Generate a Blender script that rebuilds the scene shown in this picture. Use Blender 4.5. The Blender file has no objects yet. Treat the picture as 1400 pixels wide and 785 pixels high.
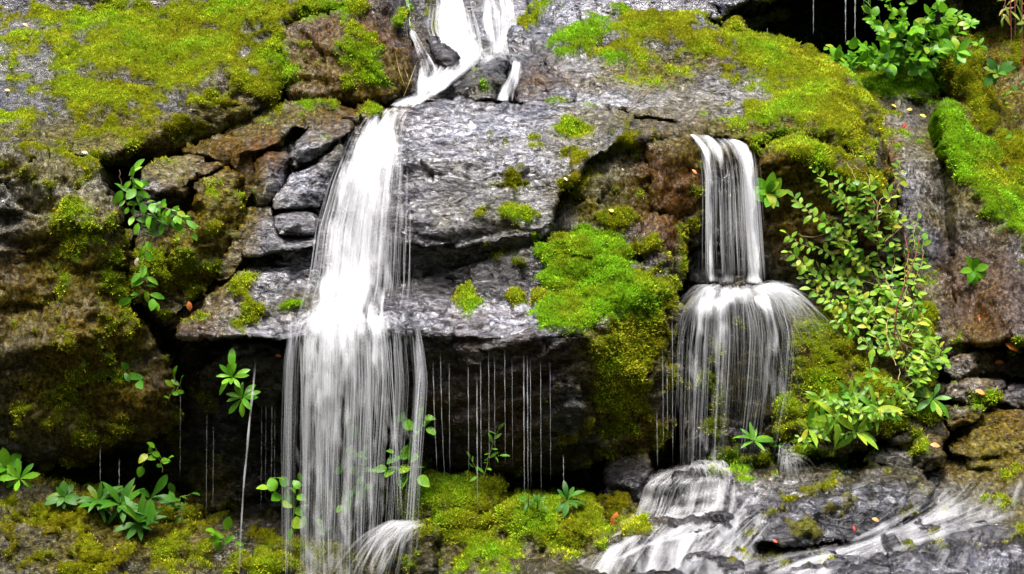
import bpy, math, random
import numpy as np
from mathutils import Vector, Matrix
from mathutils.geometry import delaunay_2d_cdt

# ------------------------------------------------------------------ camera, world, sun, exposure
S = bpy.context.scene
COL = S.collection
CAMD = 10.0                                   # metres from the camera to the waterfall face (y = 0)
cam = bpy.data.objects.new('camera', bpy.data.cameras.new('camera'))
COL.objects.link(cam)
cam.location = (0, -CAMD, 0)
cam.rotation_euler = (math.radians(90), 0, 0)
cam.data.sensor_width = 36
cam.data.lens = 36 * CAMD / 7.0
cam.data.clip_end = 2000
S.camera = cam
SUN_EL, SUN_AZ = 74, 195                      # degrees; azimuth clockwise from +Y (200 = behind the camera, a little left)
world = bpy.data.worlds.new('World')
S.world = world
world.use_nodes = True
wn = world.node_tree
sky = wn.nodes.new('ShaderNodeTexSky')
sky.sky_type = 'NISHITA'
sky.sun_disc = False
sky.sun_elevation = math.radians(SUN_EL)
sky.sun_rotation = math.radians(SUN_AZ)
sky.air_density = 1.0
sky.dust_density = 4.0
sky.ozone_density = 1.0
bg = wn.nodes['Background']
bg.inputs['Strength'].default_value = 0.14
wn.links.new(sky.outputs[0], bg.inputs['Color'])
sun = bpy.data.objects.new('sun', bpy.data.lights.new('sun', 'SUN'))
COL.objects.link(sun)
sun.data.energy = 1.5
sun.data.angle = math.radians(14)
sun.data.color = (1.0, 0.97, 0.92)
_d = Vector((math.sin(math.radians(SUN_AZ)) * math.cos(math.radians(SUN_EL)),
             math.cos(math.radians(SUN_AZ)) * math.cos(math.radians(SUN_EL)), math.sin(math.radians(SUN_EL))))
sun.rotation_euler = _d.to_track_quat('Z', 'Y').to_euler()
S.view_settings.view_transform = 'Standard'
S.view_settings.look = 'None'
S.view_settings.gamma = 1
S.view_settings.exposure = 2.5
S.render.engine = 'CYCLES'
S.cycles.transparent_max_bounces = 32
S.cycles.max_bounces = 6
S.cycles.use_denoising = True

rng = np.random.default_rng(7)
random.seed(7)

# ------------------------------------------------------------------ helpers
def P(px, py, Y):
    """a point at depth Y (metres, Y=0 is the main fall) seen at that place of the 1400x785 photograph"""
    s = (Y + CAMD) / (200.0 * CAMD)
    return np.array([(px - 700.0) * s, Y, (392.5 - py) * s]) if np.isscalar(px) else \
        np.stack([(px - 700.0) * s, np.broadcast_to(Y, np.shape(px)), (392.5 - py) * s], -1)

def hash3(i, j, k, seed):
    with np.errstate(over='ignore'):
        h = (i.astype(np.uint32) * np.uint32(374761393) + j.astype(np.uint32) * np.uint32(668265263)
             + k.astype(np.uint32) * np.uint32(2147483647 & 0x9E3779B1) + np.uint32(seed * 974711 & 0xffffffff))
        h = (h ^ (h >> np.uint32(13))) * np.uint32(1274126177)
        h = (h ^ (h >> np.uint32(16))) * np.uint32(2246822519)
        return h ^ (h >> np.uint32(15))

_G = np.array([[1,1,0],[-1,1,0],[1,-1,0],[-1,-1,0],[1,0,1],[-1,0,1],[1,0,-1],[-1,0,-1],
               [0,1,1],[0,-1,1],[0,1,-1],[0,-1,-1],[1,1,0],[-1,1,0],[0,-1,1],[0,-1,-1]], float)
def perlin(p, seed=0):
    f = np.floor(p); i = f.astype(np.int64); t = p - f
    u = t * t * t * (t * (t * 6 - 15) + 10)
    r = 0
    for a in (0, 1):
        wa = u[:, 0] if a else 1 - u[:, 0]
        for b in (0, 1):
            wb = u[:, 1] if b else 1 - u[:, 1]
            for c in (0, 1):
                wc = u[:, 2] if c else 1 - u[:, 2]
                g = _G[hash3(i[:, 0] + a, i[:, 1] + b, i[:, 2] + c, seed) & np.uint32(15)]
                r = r + wa * wb * wc * (g[:, 0] * (t[:, 0] - a) + g[:, 1] * (t[:, 1] - b) + g[:, 2] * (t[:, 2] - c))
    return r

def fbm(p, octv, seed=0, gain=0.5):
    r = 0; a = 1.0
    for o in range(octv):
        r = r + a * perlin(p, seed + o * 17); p = p * 2.03; a *= gain
    return r

def voro(p, seed=0):
    """F1, F2 and a random plane offset of the nearest cell"""
    i0 = np.floor(p).astype(np.int64)
    n = len(p)
    f1 = np.full(n, 9.0); f2 = np.full(n, 9.0); pl = np.zeros(n)
    for a in (-1, 0, 1):
        for b in (-1, 0, 1):
            for c in (-1, 0, 1):
                ii = i0 + np.array([a, b, c])
                h = hash3(ii[:, 0], ii[:, 1], ii[:, 2], seed)
                j = np.stack([(h & np.uint32(1023)), (h >> np.uint32(10)) & np.uint32(1023), (h >> np.uint32(20)) & np.uint32(1023)], -1) / 1023.0
                d = p - (ii + j)
                dd = np.sqrt((d * d).sum(1))
                h2 = hash3(ii[:, 0], ii[:, 1], ii[:, 2], seed + 91)
                v = np.stack([(h2 & np.uint32(1023)), (h2 >> np.uint32(10)) & np.uint32(1023), (h2 >> np.uint32(20)) & np.uint32(1023)], -1) / 511.5 - 1
                near = dd < f1
                f2 = np.where(near, f1, np.minimum(f2, dd))
                pl = np.where(near, (d * v).sum(1) + v[:, 0] * 0.4, pl)
                f1 = np.where(near, dd, f1)
    return f1, f2, pl

def sstep(a, b, x):
    t = np.clip((x - a) / (b - a), 0, 1)
    return t * t * (3 - 2 * t)

def tag(o, label=None, cat=None, group=None, kind=None):
    for k, v in (('label', label), ('category', cat), ('group', group), ('kind', kind)):
        if v: o[k] = v
    return o

def make_mesh(name, verts, loops, sizes, mat, smooth=True, attrs=None, uv=None):
    me = bpy.data.meshes.new(name)
    verts = np.asarray(verts, np.float32)
    loops = np.asarray(loops, np.int32); sizes = np.asarray(sizes, np.int32)
    me.vertices.add(len(verts)); me.vertices.foreach_set('co', verts.ravel())
    me.loops.add(len(loops)); me.loops.foreach_set('vertex_index', loops)
    me.polygons.add(len(sizes))
    st = np.concatenate([[0], np.cumsum(sizes)[:-1]]).astype(np.int32)
    me.polygons.foreach_set('loop_start', st)
    try: me.polygons.foreach_set('loop_total', sizes)
    except Exception: pass
    me.update(calc_edges=True)
    if smooth: me.polygons.foreach_set('use_smooth', np.ones(len(sizes), bool))
    for k, v in (attrs or {}).items():
        v = np.asarray(v, np.float32)
        if v.ndim == 2:
            a = me.attributes.new(k, 'FLOAT_COLOR', 'POINT'); a.data.foreach_set('color', v.ravel())
        else:
            a = me.attributes.new(k, 'FLOAT', 'POINT'); a.data.foreach_set('value', v)
    if uv is not None:
        l = me.uv_layers.new(name='flow'); l.data.foreach_set('uv', np.asarray(uv, np.float32)[loops].ravel())
    if mat: me.materials.append(mat)
    return me

def link(name, me, parent=None, loc=(0, 0, 0)):
    o = bpy.data.objects.new(name, me); COL.objects.link(o)
    o.location = loc
    if parent: o.parent = parent
    return o

def empty(name, loc, label, cat, group=None):
    o = bpy.data.objects.new(name, None); COL.objects.link(o)
    o.empty_display_size = 0.1
    o.location = loc
    return tag(o, label, cat, group)

# ------------------------------------------------------------------ materials
def nodes(name):
    m = bpy.data.materials.new(name); m.use_nodes = True
    nt = m.node_tree
    return m, nt, nt.nodes['Principled BSDF'], lambda t, **k: _mk(nt, t, k)
def _mk(nt, t, k):
    n = nt.nodes.new(t)
    for a, v in k.items():
        if a in ('operation', 'blend_type', 'data_type', 'attribute_name', 'noise_dimensions', 'feature', 'distance', 'musgrave_type'):
            setattr(n, a, v)
        else: n.inputs[a.replace('_', ' ')].default_value = v
    return n
def ramp(nt, fac, stops):
    r = nt.nodes.new('ShaderNodeValToRGB')
    e = r.color_ramp.elements
    e[0].position, e[0].color = stops[0][0], (*stops[0][1], 1)
    e[1].position, e[1].color = stops[-1][0], (*stops[-1][1], 1)
    for p, c in stops[1:-1]:
        x = e.new(p); x.color = (*c, 1)
    nt.links.new(fac, r.inputs[0])
    return r.outputs[0]
def mixc(nt, fac, a, b, bt='MIX'):
    m = nt.nodes.new('ShaderNodeMix'); m.data_type = 'RGBA'; m.blend_type = bt
    for i, v in ((0, fac), (6, a), (7, b)):
        if hasattr(v, 'links'): nt.links.new(v, m.inputs[i])
        elif i == 0: m.inputs[0].default_value = v
        else: m.inputs[i].default_value = (*v, 1)
    return m.outputs[2]
def mth(nt, op, a, b=0.0, c=None, clamp=False):
    m = nt.nodes.new('ShaderNodeMath'); m.operation = op; m.use_clamp = clamp
    for i, v in enumerate((a, b) if c is None else (a, b, c)):
        if hasattr(v, 'links'): nt.links.new(v, m.inputs[i])
        else: m.inputs[i].default_value = v
    return m.outputs[0]
def tnoise(nt, vec, scale, detail=4, rough=0.55, dist=0.0, dim='3D'):
    n = nt.nodes.new('ShaderNodeTexNoise'); n.noise_dimensions = dim
    n.inputs['Scale'].default_value = scale; n.inputs['Detail'].default_value = detail
    n.inputs['Roughness'].default_value = rough; n.inputs['Distortion'].default_value = dist
    if vec is not None: nt.links.new(vec, n.inputs['Vector'])
    return n.outputs[0]

def rock_material(name, rot, scl):
    m, nt, b, mk = nodes(name)
    L = nt.links.new
    geo = nt.nodes.new('ShaderNodeNewGeometry')
    pos = geo.outputs['Position']
    pa = mk('ShaderNodeAttribute', attribute_name='paint')
    sep = nt.nodes.new('ShaderNodeSeparateColor'); L(pa.outputs['Color'], sep.inputs[0])
    moss, rust, alg, pale = sep.outputs[0], sep.outputs[1], sep.outputs[2], pa.outputs['Alpha']
    hue = mk('ShaderNodeAttribute', attribute_name='hue').outputs['Fac']
    mp = nt.nodes.new('ShaderNodeMapping'); mp.inputs['Rotation'].default_value = rot; mp.inputs['Scale'].default_value = scl
    L(pos, mp.inputs[0])
    n1 = tnoise(nt, mp.outputs[0], 2.4, 6, .6, .4)
    n2 = tnoise(nt, pos, 38, 4, .65)
    n3 = tnoise(nt, mp.outputs[0], 11, 6, .66, 1.1)
    big = tnoise(nt, pos, 1.7, 3, .5, .8)
    c = ramp(nt, n1, [(.3, (.003, .0028, .003)), (.5, (.009, .0082, .0085)), (.72, (.030, .0275, .029))])
    c = mixc(nt, .5, c, ramp(nt, n2, [(.36, (.15, .15, .15)), (.5, (.75, .75, .77)), (.66, (2.2, 2.15, 2.15))]), 'MULTIPLY')
    c = mixc(nt, .6, c, ramp(nt, n3, [(.35, (.4, .4, .42)), (.6, (1.15, 1.12, 1.1))]), 'MULTIPLY')
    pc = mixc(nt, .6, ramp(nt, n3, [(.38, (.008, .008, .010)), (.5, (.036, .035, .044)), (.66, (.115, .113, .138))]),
              ramp(nt, n2, [(.36, (.35, .35, .35)), (.50, (.95, .95, .95)), (.66, (1.4, 1.38, 1.35))]), 'MULTIPLY')  # lavender base colour that imitates sky sheen on wet stone
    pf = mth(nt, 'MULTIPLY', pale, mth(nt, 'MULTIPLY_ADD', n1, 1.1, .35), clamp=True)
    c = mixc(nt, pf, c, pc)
    rf = mth(nt, 'MULTIPLY', rust, mth(nt, 'MULTIPLY_ADD', n3, 2.2, -.25, clamp=True), clamp=True)
    c = mixc(nt, rf, c, ramp(nt, n2, [(.34, (.006, .003, .0005)), (.5, (.042, .018, .001)), (.70, (.115, .052, .002))]))
    af = mth(nt, 'MULTIPLY', alg, mth(nt, 'MULTIPLY_ADD', n3, 2.6, -.5, clamp=True), clamp=True)
    c = mixc(nt, af, c, ramp(nt, n2, [(.34, (.008, .007, .0004)), (.52, (.055, .045, .001)), (.70, (.14, .115, .002))]))
    mc = mixc(nt, hue, ramp(nt, n2, [(.3, (.016, .016, .001)), (.7, (.10, .088, .003))]), ramp(nt, n2, [(.3, (.02, .045, .001)), (.7, (.07, .15, .003))]))
    c = mixc(nt, moss, c, mc)
    L(c, b.inputs['Base Color'])
    r = mth(nt, 'MULTIPLY_ADD', n2, .28, .05)
    pass
    b.inputs['Coat Roughness'].default_value = .12; b.inputs['Coat IOR'].default_value = 1.45
    r = mth(nt, 'ADD', r, mth(nt, 'MULTIPLY', moss, .55), clamp=True)
    L(r, b.inputs['Roughness'])
    b.inputs['IOR'].default_value = 1.85
    wet = mth(nt, 'MULTIPLY', mth(nt, 'MULTIPLY_ADD', n2, 2.0, -.2, clamp=True), mth(nt, 'MULTIPLY_ADD', n3, 4.2, -1.5, clamp=True), clamp=True)
    dry = mth(nt, 'SUBTRACT', 1.0, mth(nt, 'MAXIMUM', moss, mth(nt, 'MULTIPLY', mth(nt, 'MAXIMUM', rust, alg), .72)), clamp=True)
    L(mth(nt, 'MULTIPLY', mth(nt, 'MULTIPLY', mth(nt, 'MULTIPLY_ADD', wet, .9, .04), mth(nt, 'MULTIPLY', mth(nt, 'MULTIPLY_ADD', pale, .55, .32, clamp=True), mth(nt, 'MULTIPLY_ADD', big, 2.6, -.45, clamp=True))), dry), b.inputs['Specular IOR Level'])
    L(mth(nt, 'MULTIPLY', mth(nt, 'MULTIPLY', wet, dry), mth(nt, 'MULTIPLY_ADD', pale, 1.0, .25, clamp=True)), b.inputs['Coat Weight'])
    n4 = tnoise(nt, pos, 75, 3, .7)
    h = mth(nt, 'ADD', mth(nt, 'MULTIPLY', n2, .30), mth(nt, 'ADD', mth(nt, 'MULTIPLY', n4, .10), mth(nt, 'MULTIPLY', n3, 2.4)))
    bp = nt.nodes.new('ShaderNodeBump'); bp.inputs['Strength'].default_value = .9; bp.inputs['Distance'].default_value = .0115
    L(h, bp.inputs['Height']); L(bp.outputs[0], b.inputs['Normal']); L(bp.outputs[0], b.inputs['Coat Normal'])
    return m
ROCK = rock_material('wet_rock', (0.35, 0.22, 0), (1.15, 1.15, 2.3))
ROCK_STREAKED = rock_material('wet_rock_streaked', (0.2, 0.35, 0), (2.0, 2.0, .75))
STREAKED = {3, 14, 28, 29, 37, 38, 39, 33, 35, 27, 32}

def col_material(name, rough=.6, trans=.0, attr='Col', coat=0.0, var=.25):
    m, nt, b, mk = nodes(name)
    a = mk('ShaderNodeAttribute', attribute_name=attr)
    nt.links.new(a.outputs['Color'], b.inputs['Base Color'])
    b.inputs['Roughness'].default_value = rough
    b.inputs['Specular IOR Level'].default_value = .08
    if trans:
        t = nt.nodes.new('ShaderNodeBsdfTranslucent'); nt.links.new(a.outputs['Color'], t.inputs[0])
        mx = nt.nodes.new('ShaderNodeMixShader'); mx.inputs[0].default_value = trans
        nt.links.new(b.outputs[0], mx.inputs[1]); nt.links.new(t.outputs[0], mx.inputs[2])
        nt.links.new(mx.outputs[0], nt.nodes['Material Output'].inputs['Surface'])
    return m
MOSS = col_material('moss_sprigs', .7, .35)

# ------------------------------------------------------------------ what grows and stains where, with some sheen and shade painted in (ellipses: x, y, rx, ry, turn, strength, hue)
MOSS_AT = [
 (250,62,230,88,-8,.95,.42),(330,20,150,42,0,1.05,.55),(150,130,125,55,0,.85,.40),(365,110,35,42,0,.95,.42),(60,22,70,18,0,.6,.3),
 (90,214,110,16,0,.6,.2),(430,18,60,18,0,1.0,.75),(240,172,90,16,-12,.6,.15),(300,150,70,28,-35,.55,.12),(120,185,150,16,0,.45,.2),(360,70,60,40,0,.9,.5),
 (492,66,32,52,22,.95,.45),(472,112,13,24,0,.9,.55),(548,22,10,34,25,1.0,.9),(488,5,22,22,0,1.0,.45),(508,100,20,26,0,.85,.5),
 (440,143,46,7,0,.9,.7),(505,149,16,7,0,.9,.5),(370,155,50,8,0,.4,.3),
 (900,36,62,26,0,1.15,.45),(796,50,38,16,-15,1.25,1.0),(850,66,55,20,0,.85,.5),(790,66,34,9,-20,1.2,.95),(960,56,90,24,10,.85,.42),(1080,84,112,36,15,1.2,.5),
 (1130,135,85,40,22,1.2,.52),(1158,176,42,40,35,1.05,.45),(985,92,42,14,0,.7,.3),(1055,160,62,14,5,.85,.42),(870,92,40,15,0,.45,.3),(1004,38,14,14,0,1.1,.4),
 (1110,165,60,18,0,.9,.48),(1190,205,10,24,0,.4,.3),(840,80,25,8,0,1.,.9),(770,140,20,4,0,1.,.9),(735,18,28,7,-25,1.1,.7),(715,28,8,8,0,.9,.4),
 (1210,102,78,20,0,1.25,.8),(1215,120,66,15,0,1.3,1.0),(1240,110,50,25,0,1.2,.9),
 (1303,168,15,30,-25,1.3,.8),(1320,205,22,40,-30,1.35,.85),(1342,245,24,34,-38,1.35,.85),(1375,262,44,34,-45,1.4,.85),(1348,212,24,34,-35,1.2,.75),(1400,270,30,40,-45,1.3,.75),(1396,300,20,30,-45,1.2,.8),
 (1318,90,26,50,-8,1.0,.3),(1345,150,34,60,-20,.85,.15),(1375,215,40,70,-25,.85,.2),(1395,90,30,60,0,.5,.1),(1300,60,14,60,0,.7,.15),(1405,330,20,50,0,.8,.5),
 (1105,206,70,15,10,1.15,.4),(1175,243,42,18,28,1.1,.4),(1200,270,30,40,0,.6,.2),
 (700,250,20,22,0,.62,.3),(700,290,18,20,0,.62,.35),(660,290,12,14,0,.5,.3),(790,245,22,50,0,.62,.1),(862,196,40,14,-15,.66,.15),(835,300,26,36,20,.55,.12),
 (870,335,22,20,0,.6,.15),(690,354,20,18,0,.72,.35),(718,358,10,14,0,.75,.4),(702,403,14,10,0,.85,.5),(738,405,8,8,0,.8,.4),(632,402,12,16,-20,.75,.45),
 (672,186,9,10,0,.6,.4),(690,195,8,10,0,.6,.4),(775,175,14,12,0,.55,.4),(735,200,8,18,0,.45,.3),(935,345,9,40,0,.8,.45),(950,320,8,60,0,.6,.35),(870,205,10,18,0,.9,.5),
 (800,350,50,30,0,1.9,.85),(815,385,58,42,20,1.9,1.0),(778,424,34,26,0,1.9,1.0),(872,395,46,34,25,1.15,.6),(905,420,20,30,30,1.0,.4),(762,330,24,10,0,1.1,.6),
 (862,480,56,80,0,.95,.3),(842,550,30,60,0,.9,.35),(898,565,18,50,0,.8,.35),(905,440,25,60,0,.8,.3),(810,460,20,16,0,.6,.25),(880,620,20,20,0,.6,.2),(790,600,30,40,0,.3,.1),
 (332,404,17,20,0,1.0,.45),(348,425,14,16,0,.95,.42),(398,418,20,6,-20,.8,.6),(320,440,12,10,0,.3,.2),
 (60,300,40,80,0,.28,.2),(100,470,70,60,0,.36,.2),(165,380,25,90,0,.42,.25),(140,560,60,50,0,.36,.22),(60,560,60,50,0,.3,.2),(190,380,20,60,0,.6,.3),(245,365,40,40,0,.62,.28),(215,430,40,20,0,.5,.25),(300,320,25,50,0,.45,.2),
 (90,705,90,45,0,.68,.16),(40,685,50,40,0,.7,.2),(250,725,70,50,0,.5,.1),(130,768,140,24,0,.75,.2),(60,655,60,15,0,.7,.18),(20,740,40,40,0,.55,.15),(240,580,30,40,0,.4,.15),  # olive moss, dulled and thinned further to stand for overhang shade
 (365,772,42,18,0,1.25,.55),(360,738,40,22,0,.6,.25),(300,700,40,16,0,.5,.2),(440,760,60,40,0,.7,.3),(480,700,60,60,0,.5,.3),(540,700,40,60,0,.5,.3),
 (652,682,46,36,0,1.25,.5),(600,670,38,16,0,1.15,.45),(640,738,40,40,0,.85,.42),(722,706,52,26,0,1.35,.55),(765,722,60,34,0,1.3,.5),(802,702,26,30,0,1.0,.4),
 (690,752,35,20,0,.7,.5),(620,765,40,14,0,.7,.4),(560,770,20,16,0,.5,.4),(845,690,30,24,0,.9,.35),(870,720,16,20,0,.7,.3),
 (1022,627,60,11,0,1.25,.8),(1090,625,60,12,0,1.0,.6),(1130,500,52,78,0,.9,.42),(1185,545,62,55,0,.8,.42),(1230,480,45,80,0,.6,.35),(1120,440,26,30,0,.8,.5),
 (1262,560,40,14,0,.7,.5),(1268,470,12,60,0,.9,.4),(985,560,20,80,0,.5,.4),(1075,560,20,50,0,.8,.42),
 (1110,715,85,26,-22,.42,.0),(1225,690,50,30,0,.2,.05),(1090,640,40,10,0,.5,.3),(1390,470,16,8,-20,1.0,.6),(1352,548,20,10,0,.9,.5),(1340,600,30,8,-20,.6,.5),
 (1370,680,26,10,0,.5,.4),(1395,725,24,14,0,.5,.4),(1310,745,40,6,-10,.4,.3),(1390,640,20,10,0,.5,.4),(1262,620,14,14,0,.6,.4),
 (1100,30,80,40,0,.3,.15),(1140,70,60,30,0,.3,.15),(250,240,20,8,0,.3,.2),
]
RUST_AT = [(468,85,85,70,0,1.5),(245,190,70,18,-20,.8),(320,135,30,45,0,.6),(290,320,55,100,0,1.0),(280,240,60,60,0,1.2),(318,205,30,30,0,1.2),(350,205,18,40,0,1.0),(375,200,14,30,0,1.0),(908,265,44,80,0,1.2),(1090,270,60,70,0,1.1),
 (1180,300,40,60,0,.8),(1215,230,16,60,0,1.0),(1340,420,60,110,0,.75),(1350,590,60,26,-10,1.3),(1300,640,30,14,0,.7),(1265,500,20,60,0,.9),(880,590,40,30,0,.9),(120,470,90,80,0,.8),(30,400,60,80,0,.7),(700,540,160,80,0,.22),(180,540,60,60,0,.8),(350,180,40,12,0,.6),
 (940,240,24,70,0,1.0),(1060,230,30,40,0,1.0),(770,105,40,14,0,.6),(740,110,30,30,0,.6),(980,75,30,16,0,.6),(265,440,40,30,0,.8),(150,640,60,60,0,.35),(1380,100,40,70,0,.6),(1390,600,40,40,0,.9),(1395,640,60,20,0,.7),(800,440,20,10,0,.3)]
ALG_AT = [(160,180,170,26,-3,1.3),(60,230,120,30,0,1.0),(100,330,90,110,0,.8),(170,430,60,140,0,.95),(120,520,120,100,0,1.0),(30,430,60,100,0,.7),(225,228,50,22,0,1.2),(350,155,90,18,0,.8),(880,95,110,50,0,.8),(950,130,120,40,0,.55),
 (1000,190,110,30,0,1.0),(860,160,80,16,0,.8),(1120,150,110,60,0,1.0),(1100,260,80,60,0,.9),(240,370,60,60,0,1.1),(290,300,60,80,0,1.0),(300,150,60,40,0,1.0),(860,500,70,110,0,1.0),(800,260,60,80,0,.7),(680,270,60,70,0,.3),
 (140,720,200,80,0,.9),(700,720,140,60,0,.9),(1150,500,120,120,0,1.1),(1340,160,80,140,0,1.1),(1350,620,90,60,0,.9),(1390,690,60,30,0,.6),(250,60,240,100,0,.5),(450,760,120,60,0,.8),(1330,500,50,40,0,.3),(330,430,80,20,0,.3),(1240,450,40,120,0,.8),(480,110,80,50,0,.5)]
PAINTED_SHEEN_AT = [(640,170,130,26,0,1.0),(700,225,150,34,0,1.15),(620,270,90,40,0,.5),(735,285,40,50,0,.9),(650,330,110,22,0,.55),(690,430,150,24,0,1.1),(580,445,60,16,0,.5),(900,135,160,24,-2,1.3),(800,90,60,20,0,.9),(780,150,60,20,0,.8),  # pale colour painted in as sky sheen; the same mask raises gloss
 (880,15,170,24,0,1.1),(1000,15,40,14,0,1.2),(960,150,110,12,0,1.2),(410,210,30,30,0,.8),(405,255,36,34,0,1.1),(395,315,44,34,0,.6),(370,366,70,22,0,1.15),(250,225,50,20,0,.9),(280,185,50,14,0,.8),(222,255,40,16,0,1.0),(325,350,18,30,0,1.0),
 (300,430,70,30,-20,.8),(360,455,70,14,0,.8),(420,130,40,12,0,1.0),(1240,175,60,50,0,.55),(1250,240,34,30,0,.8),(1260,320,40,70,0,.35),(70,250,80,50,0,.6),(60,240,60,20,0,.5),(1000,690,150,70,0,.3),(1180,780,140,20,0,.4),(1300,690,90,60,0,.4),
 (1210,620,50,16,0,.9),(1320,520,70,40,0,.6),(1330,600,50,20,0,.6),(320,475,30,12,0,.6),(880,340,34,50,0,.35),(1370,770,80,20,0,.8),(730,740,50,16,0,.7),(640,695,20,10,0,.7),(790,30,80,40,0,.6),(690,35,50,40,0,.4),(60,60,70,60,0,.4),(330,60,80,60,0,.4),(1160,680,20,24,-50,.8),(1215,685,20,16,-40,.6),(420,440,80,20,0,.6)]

def ell(px, py, L, which=5):
    best = np.full(len(px), -1.0); hue = np.zeros(len(px)); 
    for e in L:
        cx, cy, rx, ry, an, st = e[:6]
        k = np.where((np.abs(px - cx) < 2 * max(rx, ry)) & (np.abs(py - cy) < 2 * max(rx, ry)))[0]
        if not len(k): continue
        a = math.radians(an); dx, dy = px[k] - cx, py[k] - cy
        u = (dx * math.cos(a) + dy * math.sin(a)) / rx; v = (-dx * math.sin(a) + dy * math.cos(a)) / ry
        r = np.sqrt(u * u + v * v)
        val = st * (1.35 - 0.85 * r)
        up = val > best[k]
        best[k] = np.where(up, val, best[k])
        if len(e) > 6: hue[k] = np.where(up, e[6], hue[k])
    return best, hue

def moss_color(h, br):
    """h: 0 olive, 0.5 yellow green, 1 lime; br: brightness"""
    a = np.array([.085, .076, .002]); b = np.array([.345, .325, .018]); c = np.array([.17, .35, .016])
    h = np.clip(h, 0, 1)[:, None]
    col = np.where(h < .5, a + (b - a) * h * 2, b + (c - b) * (h - .5) * 2)
    return np.clip(col * br[:, None], 0, 1)

# ------------------------------------------------------------------ rock builder
DEPTH = {}
STRATA = np.array([-.18, .25, 1.0]); STRATA /= np.linalg.norm(STRATA)
def rock_disp(pos, amp, sw, seed, ang=1.0):
    w = pos + .12 * np.stack([perlin(pos * 1.7, 3 + seed), perlin(pos * 1.7, 5 + seed), perlin(pos * 1.7, 8 + seed)], -1)
    d = .045 * fbm(pos * 1.6, 2, 11 + seed)
    q = w * np.array([1.5, 1.5, 2.4]) @ np.array([[.96, 0, .26], [0, 1, 0], [-.26, 0, .96]])
    f1, f2, pl = voro(q * 1.3, 21 + seed)
    d += .070 * pl - .020 * (1 - sstep(.0, .06, f2 - f1))
    f1, f2, pl = voro(q * 4.2, 31 + seed)
    d += ang * .020 * pl - .007 * (1 - sstep(.0, .10, f2 - f1))
    s = (w @ STRATA) * 5.5 + .5 * perlin(pos * .9, 41)
    fr = s - np.floor(s)
    d += sw * .035 * (fr - .5) * (1 - sstep(.86, 1, fr)) 
    s2 = (w @ STRATA) * 21 + 1.1 * perlin(pos * 2.3, 43)
    fr2 = s2 - np.floor(s2)
    d += sw * .010 * (fr2 - .5) * (1 - sstep(.8, 1, fr2)) * (.5 + perlin(pos * 2, 47))
    f1, f2, pl = voro(w * np.array([9, 9, 14]), 37 + seed)
    d += .0075 * pl - .003 * (1 - sstep(.0, .14, f2 - f1))
    d += .016 / max(ang, 1) * fbm(w * 7, 4, 51, .6)
    return d * amp

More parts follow.
